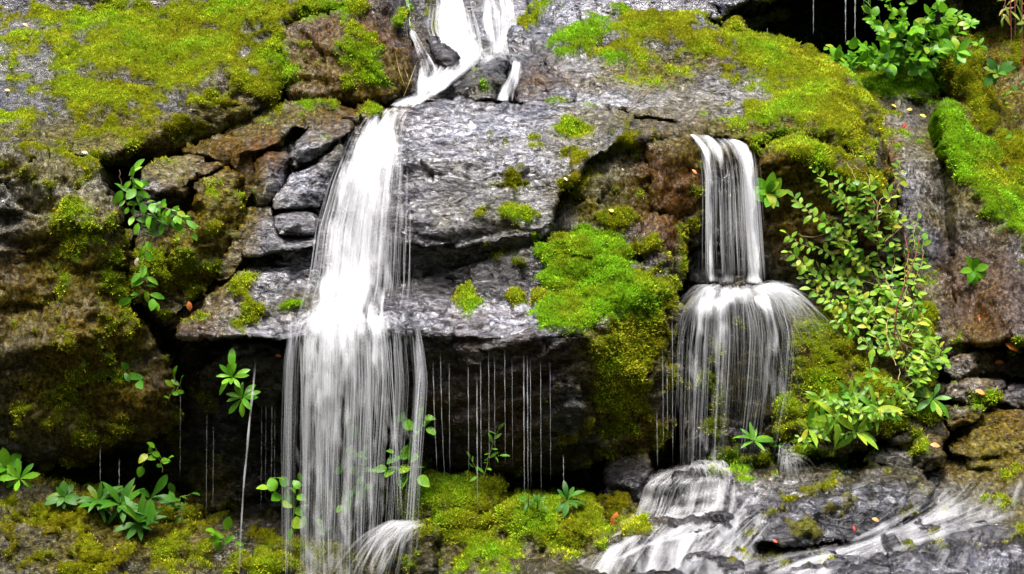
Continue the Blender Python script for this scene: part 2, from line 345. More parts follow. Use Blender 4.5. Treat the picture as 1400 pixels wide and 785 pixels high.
def rock(name, label, cat, outline, inner=(), creases=(), thick=.7, smooth=2, roll=(10, .07), amp=1.0, sw=1.0, step=3.0,
         kind=None, seed=0, jit=4.0, moss=True, mossmul=1.0, group=None, tuft=1.0, paint=True, back=True, ang=1.6, mossbias=0.0, sheenmul=1.0, scale=1.0, mlabel=None):
    if scale != 1.0:
        cx_ = sum(p[0] for p in outline) / len(outline); cy_ = sum(p[1] for p in outline) / len(outline)
        outline = [(cx_ + (p[0] - cx_) * scale, cy_ + (p[1] - cy_) * scale, p[2] + .02) for p in outline]
    pts, dep, cons = [], [], []
    def add(p):
        for i, q in enumerate(pts):
            if abs(q[0] - p[0]) + abs(q[1] - p[1]) < .01: return i
        pts.append((float(p[0]), float(p[1]))); dep.append(p[2]); return len(pts) - 1
    oi = [add(p) for p in outline]
    cons += [(oi[i], oi[(i + 1) % len(oi)]) for i in range(len(oi))]
    for p in inner: add(p)
    for c in creases:
        ci = [add(p) for p in c]; cons += list(zip(ci, ci[1:]))
    res = delaunay_2d_cdt([Vector(p) for p in pts], cons, [], 0, 1e-4)
    tv = np.array([[v.x, v.y] for v in res[0]])
    tw = np.zeros(len(tv))
    for i, src in enumerate(res[3]):
        if len(src): tw[i] = 1 / (dep[src[0]] + CAMD)
        else:
            dd = ((np.array(pts) - tv[i]) ** 2).sum(1); k = dd.argsort()[:2]
            ww = 1 / (dd[k] + 1e-6); tw[i] = (ww * (1 / (np.array(dep)[k] + CAMD))).sum() / ww.sum()
    O = np.array([(p[0], p[1]) for p in outline], float)
    x0, y0 = O.min(0) - 3 * step; x1, y1 = O.max(0) + 3 * step
    nx, ny = int((x1 - x0) / step) + 1, int((y1 - y0) / step) + 1
    gx, gy = np.meshgrid(x0 + np.arange(nx) * step, y0 + np.arange(ny) * step)
    X, Yp = gx.ravel(), gy.ravel()
    jn = np.stack([X * .03, Yp * .03, np.full(len(X), seed * 3.7)], -1)
    jx = X + jit * 1.6 * fbm(jn, 3, 61); jy = Yp + jit * 1.6 * fbm(jn + 50, 3, 67)
    ins = np.zeros(len(X), bool); dist = np.full(len(X), 1e9)
    n = len(O)
    for i in range(n):
        a, b = O[i], O[(i + 1) % n]
        if a[1] != b[1]:
            c = ((a[1] > jy) != (b[1] > jy)) & (jx < (b[0] - a[0]) * (jy - a[1]) / (b[1] - a[1]) + a[0])
            ins ^= c
        e = b - a; t = np.clip(((jx - a[0]) * e[0] + (jy - a[1]) * e[1]) / max(e @ e, 1e-9), 0, 1)
        dist = np.minimum(dist, np.hypot(jx - a[0] - t * e[0], jy - a[1] - t * e[1]))
    W = np.zeros(len(X)); have = np.zeros(len(X), bool)
    for f in res[2]:
        A, B, Cc = tv[f[0]], tv[f[1]], tv[f[2]]
        det = (B[1] - Cc[1]) * (A[0] - Cc[0]) + (Cc[0] - B[0]) * (A[1] - Cc[1])
        if abs(det) < 1e-9: continue
        l0 = ((B[1] - Cc[1]) * (X - Cc[0]) + (Cc[0] - B[0]) * (Yp - Cc[1])) / det
        l1 = ((Cc[1] - A[1]) * (X - Cc[0]) + (A[0] - Cc[0]) * (Yp - Cc[1])) / det
        l2 = 1 - l0 - l1
        k = (l0 > -1e-6) & (l1 > -1e-6) & (l2 > -1e-6)
        W[k] = (l0 * tw[f[0]] + l1 * tw[f[1]] + l2 * tw[f[2]])[k]; have[k] = True
    W = W.reshape(ny, nx); H = have.reshape(ny, nx).astype(float)
    def box(w, h):
        a = np.pad(w * h, 1); b = np.pad(h, 1)
        sa = sum(a[1 + dy:1 + dy + ny, 1 + dx:1 + dx + nx] for dy in (-1, 0, 1) for dx in (-1, 0, 1))
        sb = sum(b[1 + dy:1 + dy + ny, 1 + dx:1 + dx + nx] for dy in (-1, 0, 1) for dx in (-1, 0, 1))
        return np.where(sb > 0, sa / np.maximum(sb, 1e-9), 0), (sb > 0).astype(float)
    for _ in range(6):
        w2, h2 = box(W, H); W = np.where(H > 0, W, w2); H = np.maximum(H, h2)
    for _ in range(smooth): W, _h = box(W, H)
    DEP = 1 / np.maximum(W, 1e-3) - CAMD
    D = DEP.ravel().copy()
    rw, rd = roll
    if rw:
        t = np.clip(1 - dist / rw, 0, 1); D += rd * (1 - np.sqrt(np.clip(1 - t * t, 0, 1)))
    idx = np.arange(nx * ny).reshape(ny, nx); I = ins.reshape(ny, nx)
    q = I[:-1, :-1] & I[:-1, 1:] & I[1:, :-1] & I[1:, 1:]
    quads = np.stack([idx[:-1, :-1][q], idx[1:, :-1][q], idx[1:, 1:][q], idx[:-1, 1:][q]], -1)
    used = np.unique(quads); remap = np.full(nx * ny, -1); remap[used] = np.arange(len(used))
    quads = remap[quads]; px, py, D = X[used], Yp[used], D[used]
    # boundary ring, smoothed so that no stair steps of the grid are left
    e = np.concatenate([quads[:, [0, 1]], quads[:, [1, 2]], quads[:, [2, 3]], quads[:, [3, 0]]])
    key = np.sort(e, 1); key = key[:, 0] * len(used) + key[:, 1]
    uq, inv, cnt = np.unique(key, return_inverse=True, return_counts=True)
    be = e[cnt[inv] == 1]
    for _ in range(4):
        sx = np.zeros(len(used)); sy = np.zeros(len(used)); sc = np.zeros(len(used))
        for a, b in ((0, 1), (1, 0)):
            np.add.at(sx, be[:, a], px[be[:, b]]); np.add.at(sy, be[:, a], py[be[:, b]]); np.add.at(sc, be[:, a], 1)
        k = sc > 0
        px[k] = .4 * px[k] + .6 * sx[k] / sc[k]; py[k] = .4 * py[k] + .6 * sy[k] / sc[k]
    pos = P(px, py, D)
    nv = len(pos)
    V = [pos]; PX = [px]; PY = [py]; faces4 = [quads]
    if back:
        bv = np.unique(be); bm = np.full(nv, -1); bm[bv] = np.arange(len(bv))
        ctr = pos[bv].mean(0)
        prev = bv; base = nv
        sb = bm[be]
        for k, (dy, sh) in enumerate(((.04, .0), (.12, .0), (.28, .02), (.55, .05), (1.0, .12))):
            nb = pos[bv].copy(); nb[:, 1] += dy * thick
            nb[:, 0] += (ctr[0] - nb[:, 0]) * sh; nb[:, 2] += (ctr[2] - nb[:, 2]) * sh
            V.append(nb); PX.append(px[bv]); PY.append(py[bv])
            cur = base + np.arange(len(bv))
            faces4.append(np.stack([prev[sb[:, 1]], prev[sb[:, 0]], cur[sb[:, 0]], cur[sb[:, 1]]], -1))
            prev = cur; base += len(bv)
        V.append((ctr + np.array([0, thick, 0]))[None]); PX.append(px[:1]); PY.append(py[:1])
        tri = np.stack([prev[sb[:, 1]], prev[sb[:, 0]], np.full(len(sb), base)], -1)
    else: tri = np.zeros((0, 3), int)
    pos = np.concatenate(V); PX = np.concatenate(PX); PY = np.concatenate(PY)
    fq = np.concatenate(faces4)
    loops = np.concatenate([fq.ravel(), tri.ravel()]); sizes = np.concatenate([np.full(len(fq), 4), np.full(len(tri), 3)])
    # vertex normals
    def normals(p):
        a = p[fq]; fn = np.cross(a[:, 2] - a[:, 0], a[:, 3] - a[:, 1])
        vn = np.zeros_like(p)
        for c in range(4): np.add.at(vn, fq[:, c], fn)
        return vn / np.maximum(np.linalg.norm(vn, axis=1), 1e-9)[:, None]
    nrm = normals(pos)
    soft = 1 - .6 * sstep(.45, 1.0, ell(PX, PY, MOSS_AT)[0]) if moss else 1.0
    pos = pos + nrm * (rock_disp(pos, amp, sw, seed, ang) * soft)[:, None]
    nrm = normals(pos)
    # paint
    nz = fbm(pos * 5.5, 4, 71, .62); nz2 = fbm(pos * 2.2, 3, 77)
    mv, hue = ell(PX, PY, MOSS_AT) if moss else (np.full(len(pos), -1.0), np.zeros(len(pos)))
    mv = mv - mossbias
    m = sstep(.38, .62, mv + .85 * nz + .35 * nz2) * mossmul
    hue = np.clip(hue + .50 * nz2 + .22 * nz, 0, 1)
    ru = np.clip(ell(PX, PY, RUST_AT)[0] * 1.1 + .4 * nz2, 0, 1) if paint else np.zeros(len(pos))
    al = np.clip(ell(PX, PY, ALG_AT)[0] + .5 * nz2, 0, 1) if paint else np.zeros(len(pos))
    pl = sheenmul * np.clip(ell(PX, PY, PAINTED_SHEEN_AT)[0] + .3 * nz2, 0, 1) if paint else np.zeros(len(pos))
    # a moss cushion swells above the stone
    sw_ = m * (.012 + .028 * np.clip(mv, 0, 1.4)) * (1 + .5 * fbm(pos * 14, 3, 83))
    pos = pos + nrm * sw_[:, None]
    DF = np.full(nx * ny, np.nan); DF[used] = pos[:nv, 1]
    DEPTH[name + str(seed)] = (x0, y0, step, DF.reshape(ny, nx))
    org = np.array([pos[:, 0].mean(), pos[:, 1].mean(), pos[:, 2].min()])
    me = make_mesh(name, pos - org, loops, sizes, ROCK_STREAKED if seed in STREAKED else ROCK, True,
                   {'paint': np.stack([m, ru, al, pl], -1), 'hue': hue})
    o = link(name, me, None, org)
    tag(o, label, cat, group, kind)
    # moss sprigs over the mossy parts
    if moss and tuft > 0:
        nq = len(quads); f = fq[:nq]
        a = pos[f]; ar = .5 * np.linalg.norm(np.cross(a[:, 2] - a[:, 0], a[:, 3] - a[:, 1]), axis=1)
        mm = m[f].mean(1); vis = (PX[f[:, 0]] > -40) & (PX[f[:, 0]] < 1440) & (PY[f[:, 0]] > -40) & (PY[f[:, 0]] < 820)
        lam = ar * mm * vis * (mm > .15) * 4200 * tuft + vis * .020 * (mm < .15) * np.clip(nz[f[:, 0]] * 2, 0, 1) * np.clip(al[f[:, 0]], 0, 1)
        cnt_ = rng.poisson(np.minimum(lam, 8))
        fi = np.repeat(np.arange(nq), cnt_)
        if len(fi) > 30:
            u, v = rng.random(len(fi))[:, None], rng.random(len(fi))[:, None]
            A = a[fi]; base = (A[:, 0] * (1 - u) + A[:, 3] * u) * (1 - v) + (A[:, 1] * (1 - u) + A[:, 2] * u) * v
            nn = nrm[f[fi, 0]]
            hu = np.clip(hue[f[fi, 0]] + rng.normal(0, .10, len(fi)), 0, 1)
            br = np.clip(rng.lognormal(0, .22, len(fi)), .4, 1.6) * (.45 + 1.15 * np.clip(.5 + .9 * nz[f[fi, 0]], 0, 1))
            mo = moss_sprigs(base - org, nn, moss_color(hu, br), .017 * (0.7 + .5 * np.clip(hu, 0, .6)))
            k = link('moss', mo, o); k['kind'] = 'stuff'
            if mlabel: k['label'] = mlabel
    return o

def moss_sprigs(base, nn, colr, size):
    n = len(base); NB = 3
    B = np.repeat(base, NB, 0); N = np.repeat(nn, NB, 0); Cc = np.repeat(colr, NB, 0); sz = np.repeat(size, NB)
    r = rng.normal(0, 1, (n * NB, 3)); dirn = N * .9 + r * .75 + np.array([0, 0, .25]); dirn /= np.linalg.norm(dirn, axis=1)[:, None]
    side = np.cross(dirn, rng.normal(0, 1, (n * NB, 3))); side /= np.maximum(np.linalg.norm(side, axis=1), 1e-6)[:, None]
    h = sz * rng.uniform(.6, 1.5, n * NB); w = h * rng.uniform(.28, .5, n * NB)
    off = r * .25 * sz[:, None] - N * .004
    p0 = B + off - side * w[:, None] * .5; p1 = B + off + side * w[:, None] * .5
    tip = B + off + dirn * h[:, None]
    V = np.stack([p0, p1, tip], 1).reshape(-1, 3)
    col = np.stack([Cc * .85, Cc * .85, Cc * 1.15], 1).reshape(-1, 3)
    col = np.concatenate([np.clip(col, 0, 1), np.ones((len(col), 1))], 1)
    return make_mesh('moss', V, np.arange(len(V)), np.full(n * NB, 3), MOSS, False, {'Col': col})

def front(px, py, only=None):
    """depth of the nearest built rock surface seen at a place (nan where none)"""
    px = np.atleast_1d(np.asarray(px, float)); py = np.atleast_1d(np.asarray(py, float))
    best = np.full(px.shape, np.nan)
    for k, (x0, y0, st, D) in DEPTH.items():
        if only and k not in only: continue
        j = np.round((px - x0) / st).astype(int); i = np.round((py - y0) / st).astype(int)
        ok = (i >= 0) & (j >= 0) & (i < D.shape[0]) & (j < D.shape[1])
        d = np.full(px.shape, np.nan); d[ok] = D[i[ok], j[ok]]
        best = np.fmin(best, d)
    return best
def front1(x, y, default=0.0, r=6):
    d = front(np.array([x, x - r, x + r, x, x]), np.array([y, y, y, y - r, y + r]))
    return float(np.nanmin(d)) if np.isfinite(d).any() else default
# ------------------------------------------------------------------ ground, cliff and added far bank
def sheet(name, fx, us, vs, mat, kind='structure'):
    U, Vv = np.meshgrid(us, vs); p = fx(U.ravel(), Vv.ravel())
    ny, nx = U.shape; idx = np.arange(nx * ny).reshape(ny, nx)
    q = np.stack([idx[:-1, :-1], idx[:-1, 1:], idx[1:, 1:], idx[1:, :-1]], -1).reshape(-1, 4)
    return p, q
def earth_material(name, dark, light, sc):
    m, nt, b, mk = nodes(name)
    geo = nt.nodes.new('ShaderNodeNewGeometry')
    n = tnoise(nt, geo.outputs['Position'], sc, 8, .65)
    nt.links.new(ramp(nt, n, [(.35, dark), (.65, light)]), b.inputs['Base Color'])
    b.inputs['Roughness'].default_value = .9
    return m
GROUND = earth_material('leaf_litter', (.02, .018, .01), (.07, .06, .03), 2.5)
FOREST = earth_material('forest_green', (.012, .02, .006), (.05, .075, .02), 1.1)

gx_ = np.concatenate([np.linspace(-600, -40, 15), np.linspace(-34, 34, 60), np.linspace(40, 600, 15)])
def ground_f(x, y):
    z = -2.55 + .25 * perlin(np.stack([x * .3, y * .3, x * 0], -1), 5) - .10 * np.clip(-y - 3, 0, 12)
    return np.stack([x, y, z], -1)
p, q = sheet('ground', ground_f, gx_, gx_, GROUND)
tag(link('ground', make_mesh('ground', p, q.ravel(), np.full(len(q), 4), GROUND)), kind='structure')

# unseen wooded bank behind the camera, added and raised to cut sky light
def bank_f(x, v):
    y = -15 - v * .6 + .010 * x * x; z = -4 + v * 1.0
    n = 1.2 * fbm(np.stack([x * .25, y * .25, z * .25], -1), 4, 9) + .7 * np.abs(perlin(np.stack([x * .7, y * .7, z * .7], -1), 19))
    return np.stack([x, y + n * 1.3, z + n * .7], -1)
p, q = sheet('shading_hillside', bank_f, np.linspace(-45, 45, 150), np.linspace(0, 44, 100), FOREST)
tag(link('shading_hillside', make_mesh('shading_hillside', p, q.ravel(), np.full(len(q), 4), FOREST)), kind='structure')

STRUCT = dict(kind='structure')
# the cliff itself, behind all the loose blocks
rock('cliff', None, None,
     [(-1200, -700, 7), (700, -700, 7.5), (2600, -700, 7), (2700, 100, 3), (2600, 950, 1.0), (700, 950, 1.0), (-1200, 950, .8), (-1300, 150, 2.5)],
     inner=[(0, -100, 3.2), (300, -100, 3.2), (540, -100, 4.0), (740, -100, 4.0), (1000, -40, 4.6), (1200, -40, 4.3), (1400, -40, 3.6), (0, 150, 2.4), (300, 170, 1.7), (550, 130, 1.9), (700, 120, 1.9),
            (1000, 90, 4.4), (1120, 100, 4.2), (1300, 100, 3.9), (900, 150, 1.9), (1150, 150, 2.5), (1400, 150, 3.0), (0, 350, 1.1), (200, 350, .55), (400, 300, .9), (600, 350, 1.1), (1000, 220, .62), (1000, 380, .5), (900, 300, .8), (1240, 350, 1.2), (1400, 350, 1.2),
            (100, 560, .7), (300, 560, .5), (450, 560, .6), (650, 560, .9), (800, 600, .7), (950, 560, .45), (1100, 560, .5), (1300, 520, .9), (100, 700, .7), (300, 690, .45), (500, 690, .5), (700, 690, .7), (900, 700, .5), (1200, 700, .5)],
     step=6, amp=1.2, roll=(0, 0), jit=0, back=False, kind='structure', seed=1, tuft=1.3)

# ---- upper left
rock('mossy_slab', 'broad sloping slab carpeted with yellow green moss, top left of the falls', 'rock',
     [(-260, -120, 2.4), (430, -120, 2.2), (505, -60, 1.8), (490, 8, 1.15), (400, 24, 1.0), (385, 60, .9), (383, 128, .72), (335, 160, .62), (262, 205, .5), (222, 222, .42), (150, 222, .12), (100, 215, .02), (0, 210, -.12), (-260, 215, -.1)],
     inner=[(0, 110, .75), (150, 100, .85), (300, 40, 1.35), (0, 20, 1.55), (-150, 100, .8), (200, 20, 1.6), (60, 150, .4), (150, 160, .42), (230, 140, .62), (345, 100, .82), (365, 80, .92), (325, 130, .66)],
     creases=[[(145, 204, .1), (195, 196, .22), (250, 160, .42), (304, 110, .60), (316, 104, .70)]], thick=1.4, seed=2, sheenmul=0.6, amp=.55, roll=(12, .1))
rock('boulder', 'rusty brown boulder face with hanging moss, left of the upper cascade', 'rock',
     [(380, 40, .95), (396, 26, 1.0), (470, 14, 1.0), (486, -60, 1.5), (536, -60, 1.6), (556, 25, 1.15), (566, 70, 1.0), (568, 122, .9), (525, 145, .72), (455, 140, .74), (398, 140, .74), (384, 110, .82)],
     inner=[(450, 60, .88), (510, 60, .86), (540, 60, .92), (470, 110, .76), (520, 110, .76), (420, 90, .84)], creases=[[(470, 14, 1.0), (520, 8, 1.05), (550, 40, 1.05)]], thick=1.2, seed=3, roll=(16, .12), amp=.5, sw=.3, mossbias=.30)
# ---- the ledges between the left wall and the main fall
rock('slab', 'algae topped grey slab jutting out over a black gap, left', 'rock',
     [(188, 232, .0), (205, 218, .1), (260, 212, .22), (310, 226, .2), (262, 252, .02), (256, 270, -.02), (222, 268, -.08), (195, 262, -.08)], inner=[(225, 235, .02), (240, 248, -.05)], thick=.5, seed=4, ang=3.0, smooth=1, amp=.42, jit=2, roll=(6, .04))
rock('boulder', 'brown olive boulder behind the hanging vine, below the grey slab', 'rock',
     [(262, 252, .1), (305, 225, .2), (334, 232, .2), (336, 300, .12), (318, 350, .1), (300, 385, .05), (268, 410, .0), (240, 440, 0), (205, 428, .02), (174, 405, .05), (172, 372, .08), (182, 330, .1), (212, 300, .12), (262, 286, .05)],
     inner=[(285, 290, -.08), (255, 340, -.1), (215, 380, -.08), (300, 340, -.02)], creases=[[(220, 330, .02), (238, 385, .06)]], thick=.6, seed=5, ang=3.0, smooth=1, amp=.42, jit=2, roll=(5, .04))
rock('slab', 'pale wet slab at the foot of the mossy step', 'rock',
     [(238, 212, .38), (262, 195, .48), (300, 184, .55), (345, 170, .62), (352, 188, .5), (322, 204, .38), (308, 226, .28), (262, 214, .26)], inner=[(300, 200, .40)], thick=.4, seed=6, ang=3.0, smooth=1, amp=.42, jit=2, roll=(7, .05))
rock('ledge', 'flat algae stained ledge running under the rusty boulder to the lip of the fall', 'rock',
     [(300, 176, .62), (345, 150, .72), (400, 136, .78), (460, 136, .78), (520, 146, .72), (524, 156, .58), (500, 168, .5), (440, 176, .45), (400, 176, .42), (380, 196, .38), (330, 200, .45)],
     inner=[(420, 155, .6), (360, 172, .55), (470, 154, .62)], thick=.8, seed=7, ang=3.0, smooth=1, amp=.42, jit=2, roll=(5, .04))
rock('block', 'rust brown recessed block at the top of the stacked wet blocks', 'rock',
     [(308, 208, .34), (336, 186, .40), (380, 175, .46), (384, 200, .36), (356, 212, .30), (348, 240, .22), (346, 268, .18), (330, 272, .17), (322, 240, .24)], inner=[(340, 210, .26)], creases=[[(330, 205, .22), (352, 206, .20), (380, 196, .26)]], thick=.5, seed=8, ang=2.2, smooth=0, amp=.30, jit=1.2, roll=(3, .02), scale=1.09)
rock('block', 'rounded wet block leaning on the rust brown one', 'rock',
     [(346, 262, .12), (349, 228, .2), (363, 210, .26), (396, 213, .26), (384, 258, .12), (364, 282, .06), (352, 278, .08)], inner=[(372, 228, .10), (362, 258, .02)], thick=.5, seed=9, ang=2.2, smooth=0, amp=.30, jit=1.2, roll=(3, .02), scale=1.09)
rock('block', 'pale tilted block in the notch beside the top of the main fall', 'rock',
     [(394, 214, .24), (404, 190, .34), (426, 168, .46), (476, 166, .5), (482, 182, .42), (458, 196, .32), (440, 216, .24), (416, 224, .18)], inner=[(430, 190, .26), (455, 178, .36)], creases=[[(412, 206, .18), (440, 200, .20), (468, 184, .32)]], thick=.5, seed=70, ang=2.2, smooth=0, amp=.30, jit=1.2, roll=(3, .02), scale=1.09)
rock('block', 'shining wet slab above the straight crack, left of the main fall', 'rock',
     [(370, 286, .02), (384, 262, .08), (400, 240, .14), (436, 222, .2), (462, 198, .3), (470, 210, .28), (446, 262, .12), (436, 284, .05), (402, 282, .0)], inner=[(412, 256, .02), (440, 236, .12)], thick=.5, seed=71, ang=2.2, smooth=0, amp=.30, jit=1.2, roll=(3, .02), scale=1.09)
rock('block', 'small shining slab just under the straight crack, left of the main fall', 'rock',
     [(371, 292, .0), (400, 289, .02), (434, 290, .06), (440, 300, .05), (430, 322, -.02), (382, 324, -.08)], inner=[(404, 304, -.06)], thick=.5, seed=72, ang=2.2, smooth=0, amp=.30, jit=1.2, roll=(3, .02), scale=1.09)
rock('block', 'wide dark wrinkled block with a black slot beneath, left of the main fall', 'rock',
     [(334, 304, .06), (345, 286, .08), (372, 282, .06), (382, 322, -.02), (428, 320, .02), (430, 336, -.06), (400, 342, -.12), (363, 348, -.13), (332, 352, -.08)], inner=[(358, 312, -.03), (380, 334, -.1)], thick=.5, seed=10, ang=2.2, smooth=0, amp=.30, jit=1.2, roll=(3, .02), scale=1.09)
rock('block', 'dark sliver of cracked rock beside the brown boulder', 'rock',
     [(302, 350, .0), (330, 300, .06), (340, 296, .06), (342, 330, .0), (320, 384, -.06), (290, 386, -.04)], thick=.5, seed=11, amp=.5, jit=2, roll=(5, .04))
rock('ledge', 'pale slanting shelf with two moss tufts, left of the falling water', 'rock',
     [(236, 462, -.25), (270, 425, -.12), (292, 392, .0), (322, 372, .0), (345, 352, .06), (420, 352, .12), (444, 345, .1), (440, 430, -.2), (430, 462, -.42), (392, 468, -.42), (340, 460, -.38), (308, 462, -.36), (280, 466, -.3)],
     inner=[(370, 366, -.02), (320, 432, -.26), (300, 448, -.30), (400, 445, -.34)], creases=[[(310, 390, -.06), (360, 382, -.12), (420, 384, -.06)], [(300, 430, -.22), (345, 440, -.28), (410, 428, -.24)]], thick=.7, seed=12, ang=3.0, smooth=1, amp=.42, jit=2, roll=(5, .04))
rock('block', 'angular dark block wedged under the pale shelf', 'rock',
     [(262, 512, .0), (300, 490, -.1), (318, 470, -.1), (372, 466, -.14), (396, 470, -.12), (392, 530, .0), (372, 560, .12), (320, 540, .1), (280, 540, .08)], inner=[(320, 496, -.2), (356, 482, -.24), (330, 520, -.06)], thick=.6, seed=13, ang=3.0, smooth=1, amp=.42, jit=2, roll=(5, .04))
rock('rock_outcrop', 'cracked dark bedrock showing between the stacked blocks left of the main fall', 'rock',
     [(196, 250, .22), (250, 210, .5), (310, 180, .72), (400, 150, .8), (470, 170, .56), (450, 250, .30), (440, 330, .16), (440, 400, .06), (420, 452, -.18), (330, 452, -.12), (262, 470, .1), (210, 430, .16), (180, 400, .2), (180, 320, .22)],
     inner=[(300, 300, .2), (350, 260, .26), (380, 320, .1), (300, 400, .1)], thick=.6, seed=60, ang=2.4, amp=1.0, moss=False)
# ---- left wall
rock('boulder', 'huge olive stained grey rock wall filling the left side', 'rock',
     [(-260, 200, -.1), (0, 198, -.14), (90, 208, -.06), (132, 226, -.1), (142, 260, -.14), (160, 300, -.14), (170, 350, -.1), (172, 420, -.05), (208, 455, .0), (240, 500, .06), (250, 545, .1), (238, 590, .1), (200, 606, .05), (150, 612, .0), (130, 636, .05), (60, 642, .0), (0, 630, .0), (-260, 640, -.1)],
     inner=[(60, 250, -.24), (120, 300, -.28), (30, 320, -.22), (130, 400, -.30), (-100, 350, -.3), (40, 520, -.20), (150, 500, -.14), (190, 560, -.16), (100, 590, -.12), (40, 590, -.12)],
     creases=[[(0, 330, -.2), (30, 345, -.12), (50, 400, -.18), (100, 462, -.40), (170, 440, -.22)], [(0, 480, -.28), (100, 470, -.40)], [(100, 540, -.10), (70, 500, -.18)]], thick=1.2, seed=14, sheenmul=0.7, amp=0.75, sw=.35, roll=(14, .1))  # olive and rust staining; its dark tone also stands in for tree shade
for x, y, w, h, Y, sd, lb in ((160, 322, 26, 12, .08, 15, 'small flat stone wedged in the black crack, upper'), (158, 338, 18, 14, .06, 16, 'small square stone wedged in the black crack, lower')):
    rock('stone', lb, 'stone', [(x - w, y - h * .4, Y), (x - w * .3, y - h, Y + .06), (x + w, y - h * .7, Y + .06), (x + w * .9, y + h * .7, Y - .02), (x - w * .8, y + h, Y - .03)], thick=.25, seed=sd, amp=.3, jit=1, roll=(4, .03), step=2)
# ---- bottom left
rock('mossy_bank', 'mossy bank under the dark overhang at bottom left', 'rock',
     [(-260, 640, .0), (0, 648, .0), (60, 640, .05), (130, 672, .0), (220, 690, .1), (300, 700, .2), (350, 712, .1), (420, 740, .0), (560, 760, -.1), (560, 860, -.5), (300, 860, -.7), (-260, 860, -.8)],
     inner=[(60, 700, -.22), (140, 740, -.35), (240, 740, -.2), (320, 760, -.2), (450, 790, -.3), (30, 760, -.45)], thick=1.0, seed=17, amp=1.0, tuft=1.2)
rock('stone', 'moss cushioned stone beside the foot of the main fall', 'stone',
     [(322, 775, -.35), (345, 758, -.3), (380, 752, -.3), (415, 764, -.3), (430, 790, -.4), (420, 840, -.5), (320, 840, -.5)], inner=[(370, 775, -.45)], thick=.5, seed=18, amp=.6, tuft=1.4)
# ---- top centre, behind the upper cascade
rock('rock_outcrop', 'dark wet rock face streaked with water behind the upper cascade', 'rock',
     [(520, -120, 3.8), (760, -120, 3.8), (770, 20, 3.0), (740, 110, 2.0), (700, 140, 1.5), (560, 140, 1.5), (530, 60, 2.4)], inner=[(600, 30, 2.9), (660, 40, 2.8), (700, 60, 2.5), (640, 90, 2.1), (580, 70, 2.2)], thick=.8, seed=19, amp=.9)
rock('stone', 'rounded dark stone splitting the upper cascade', 'stone',
     [(578, 52, 1.7), (596, 50, 1.75), (620, 68, 1.65), (634, 86, 1.5), (622, 100, 1.4), (606, 92, 1.45), (592, 76, 1.55)], inner=[(606, 76, 1.45)], thick=.4, seed=20, amp=.35, jit=2, roll=(6, .06), step=2)
rock('stone', 'banded dark stone at the foot of the upper cascade', 'stone',
     [(628, 130, 1.05), (640, 106, 1.2), (660, 86, 1.4), (684, 76, 1.5), (698, 84, 1.45), (692, 112, 1.2), (682, 138, .98), (650, 140, .95)], inner=[(664, 104, 1.12), (670, 125, .98)], thick=.6, seed=21, amp=.5, jit=2, roll=(7, .06), step=2)
rock('rock_outcrop', 'coarse brown grey rocks right of the upper cascade', 'rock',
     [(690, 80, 1.6), (712, 30, 2.3), (735, 8, 2.6), (790, 0, 2.6), (800, 40, 2.2), (770, 80, 1.7), (798, 120, 1.2), (790, 148, .95), (740, 148, .92), (704, 140, .98), (706, 105, 1.3)],
     inner=[(740, 60, 1.8), (735, 110, 1.2), (770, 115, 1.1)], thick=.8, seed=22, amp=0.8, jit=3)
rock('slab', 'pale tilted slab along the top edge above the mossy boulder', 'rock',
     [(700, -140, 4.2), (1040, -140, 4.2), (1034, -6, 3.5), (1000, 26, 2.9), (960, 34, 2.7), (830, 40, 2.5), (760, 40, 2.3), (722, 20, 2.6)], inner=[(860, 10, 2.75), (780, 10, 2.7)], thick=1.0, seed=23, amp=.7)
# ---- top right: dark hollow, with an overhang added mostly out of view to shade it
rock('overhang', 'black overhanging rock layers above the hollow at top right, mostly unseen, added for shade', 'rock',
     [(985, 24, 2.9), (1005, 14, 2.8), (1040, 4, 2.7), (1110, -18, 2.6), (1250, -40, 2.3), (1420, -60, 2.0), (1700, -80, 1.5), (1700, -700, 2.5), (1000, -700, 4), (960, -100, 3.4)],
     inner=[(1100, -100, 2.6), (1300, -200, 2.2)], thick=3.2, seed=24, amp=1.0)
rock('slab', 'thin dark slab below the overhang, right of the pale slab', 'rock',
     [(1000, 34, 3.2), (1015, 22, 3.1), (1075, 12, 3.2), (1080, 20, 3.2), (1030, 36, 3.1)], thick=.6, seed=25, amp=.3, jit=2, roll=(4, .04))
rock('mossy_terrace', 'bright green mossy terrace below the leafy bush', 'rock',
     [(1110, 100, 2.9), (1160, 84, 3.1), (1260, 78, 3.1), (1312, 88, 2.7), (1300, 118, 2.35), (1284, 136, 2.1), (1230, 140, 2.1), (1185, 142, 2.0), (1150, 120, 2.3)], inner=[(1220, 104, 2.6), (1250, 128, 2.15)], creases=[[(1160, 112, 2.5), (1210, 118, 2.5), (1262, 104, 2.55)]], thick=.8, seed=26, amp=.6, tuft=1.3)
rock('rock_outcrop', 'dark mossy rock column behind the sloping right wall', 'rock',
     [(1270, 0, 2.8), (1290, -120, 3.2), (1720, -120, 2.4), (1720, 420, .4), (1430, 400, .8), (1360, 300, 1.2), (1305, 150, 1.9), (1288, 120, 2.2)],
     inner=[(1320, 90, 2.0), (1340, 40, 2.6), (1365, 120, 2.0), (1400, 60, 2.3), (1390, 200, 1.4)], creases=[[(1308, 20, 2.3), (1320, 100, 1.85), (1350, 160, 1.6)]], thick=1.0, seed=27, sheenmul=0.3, amp=0.8)
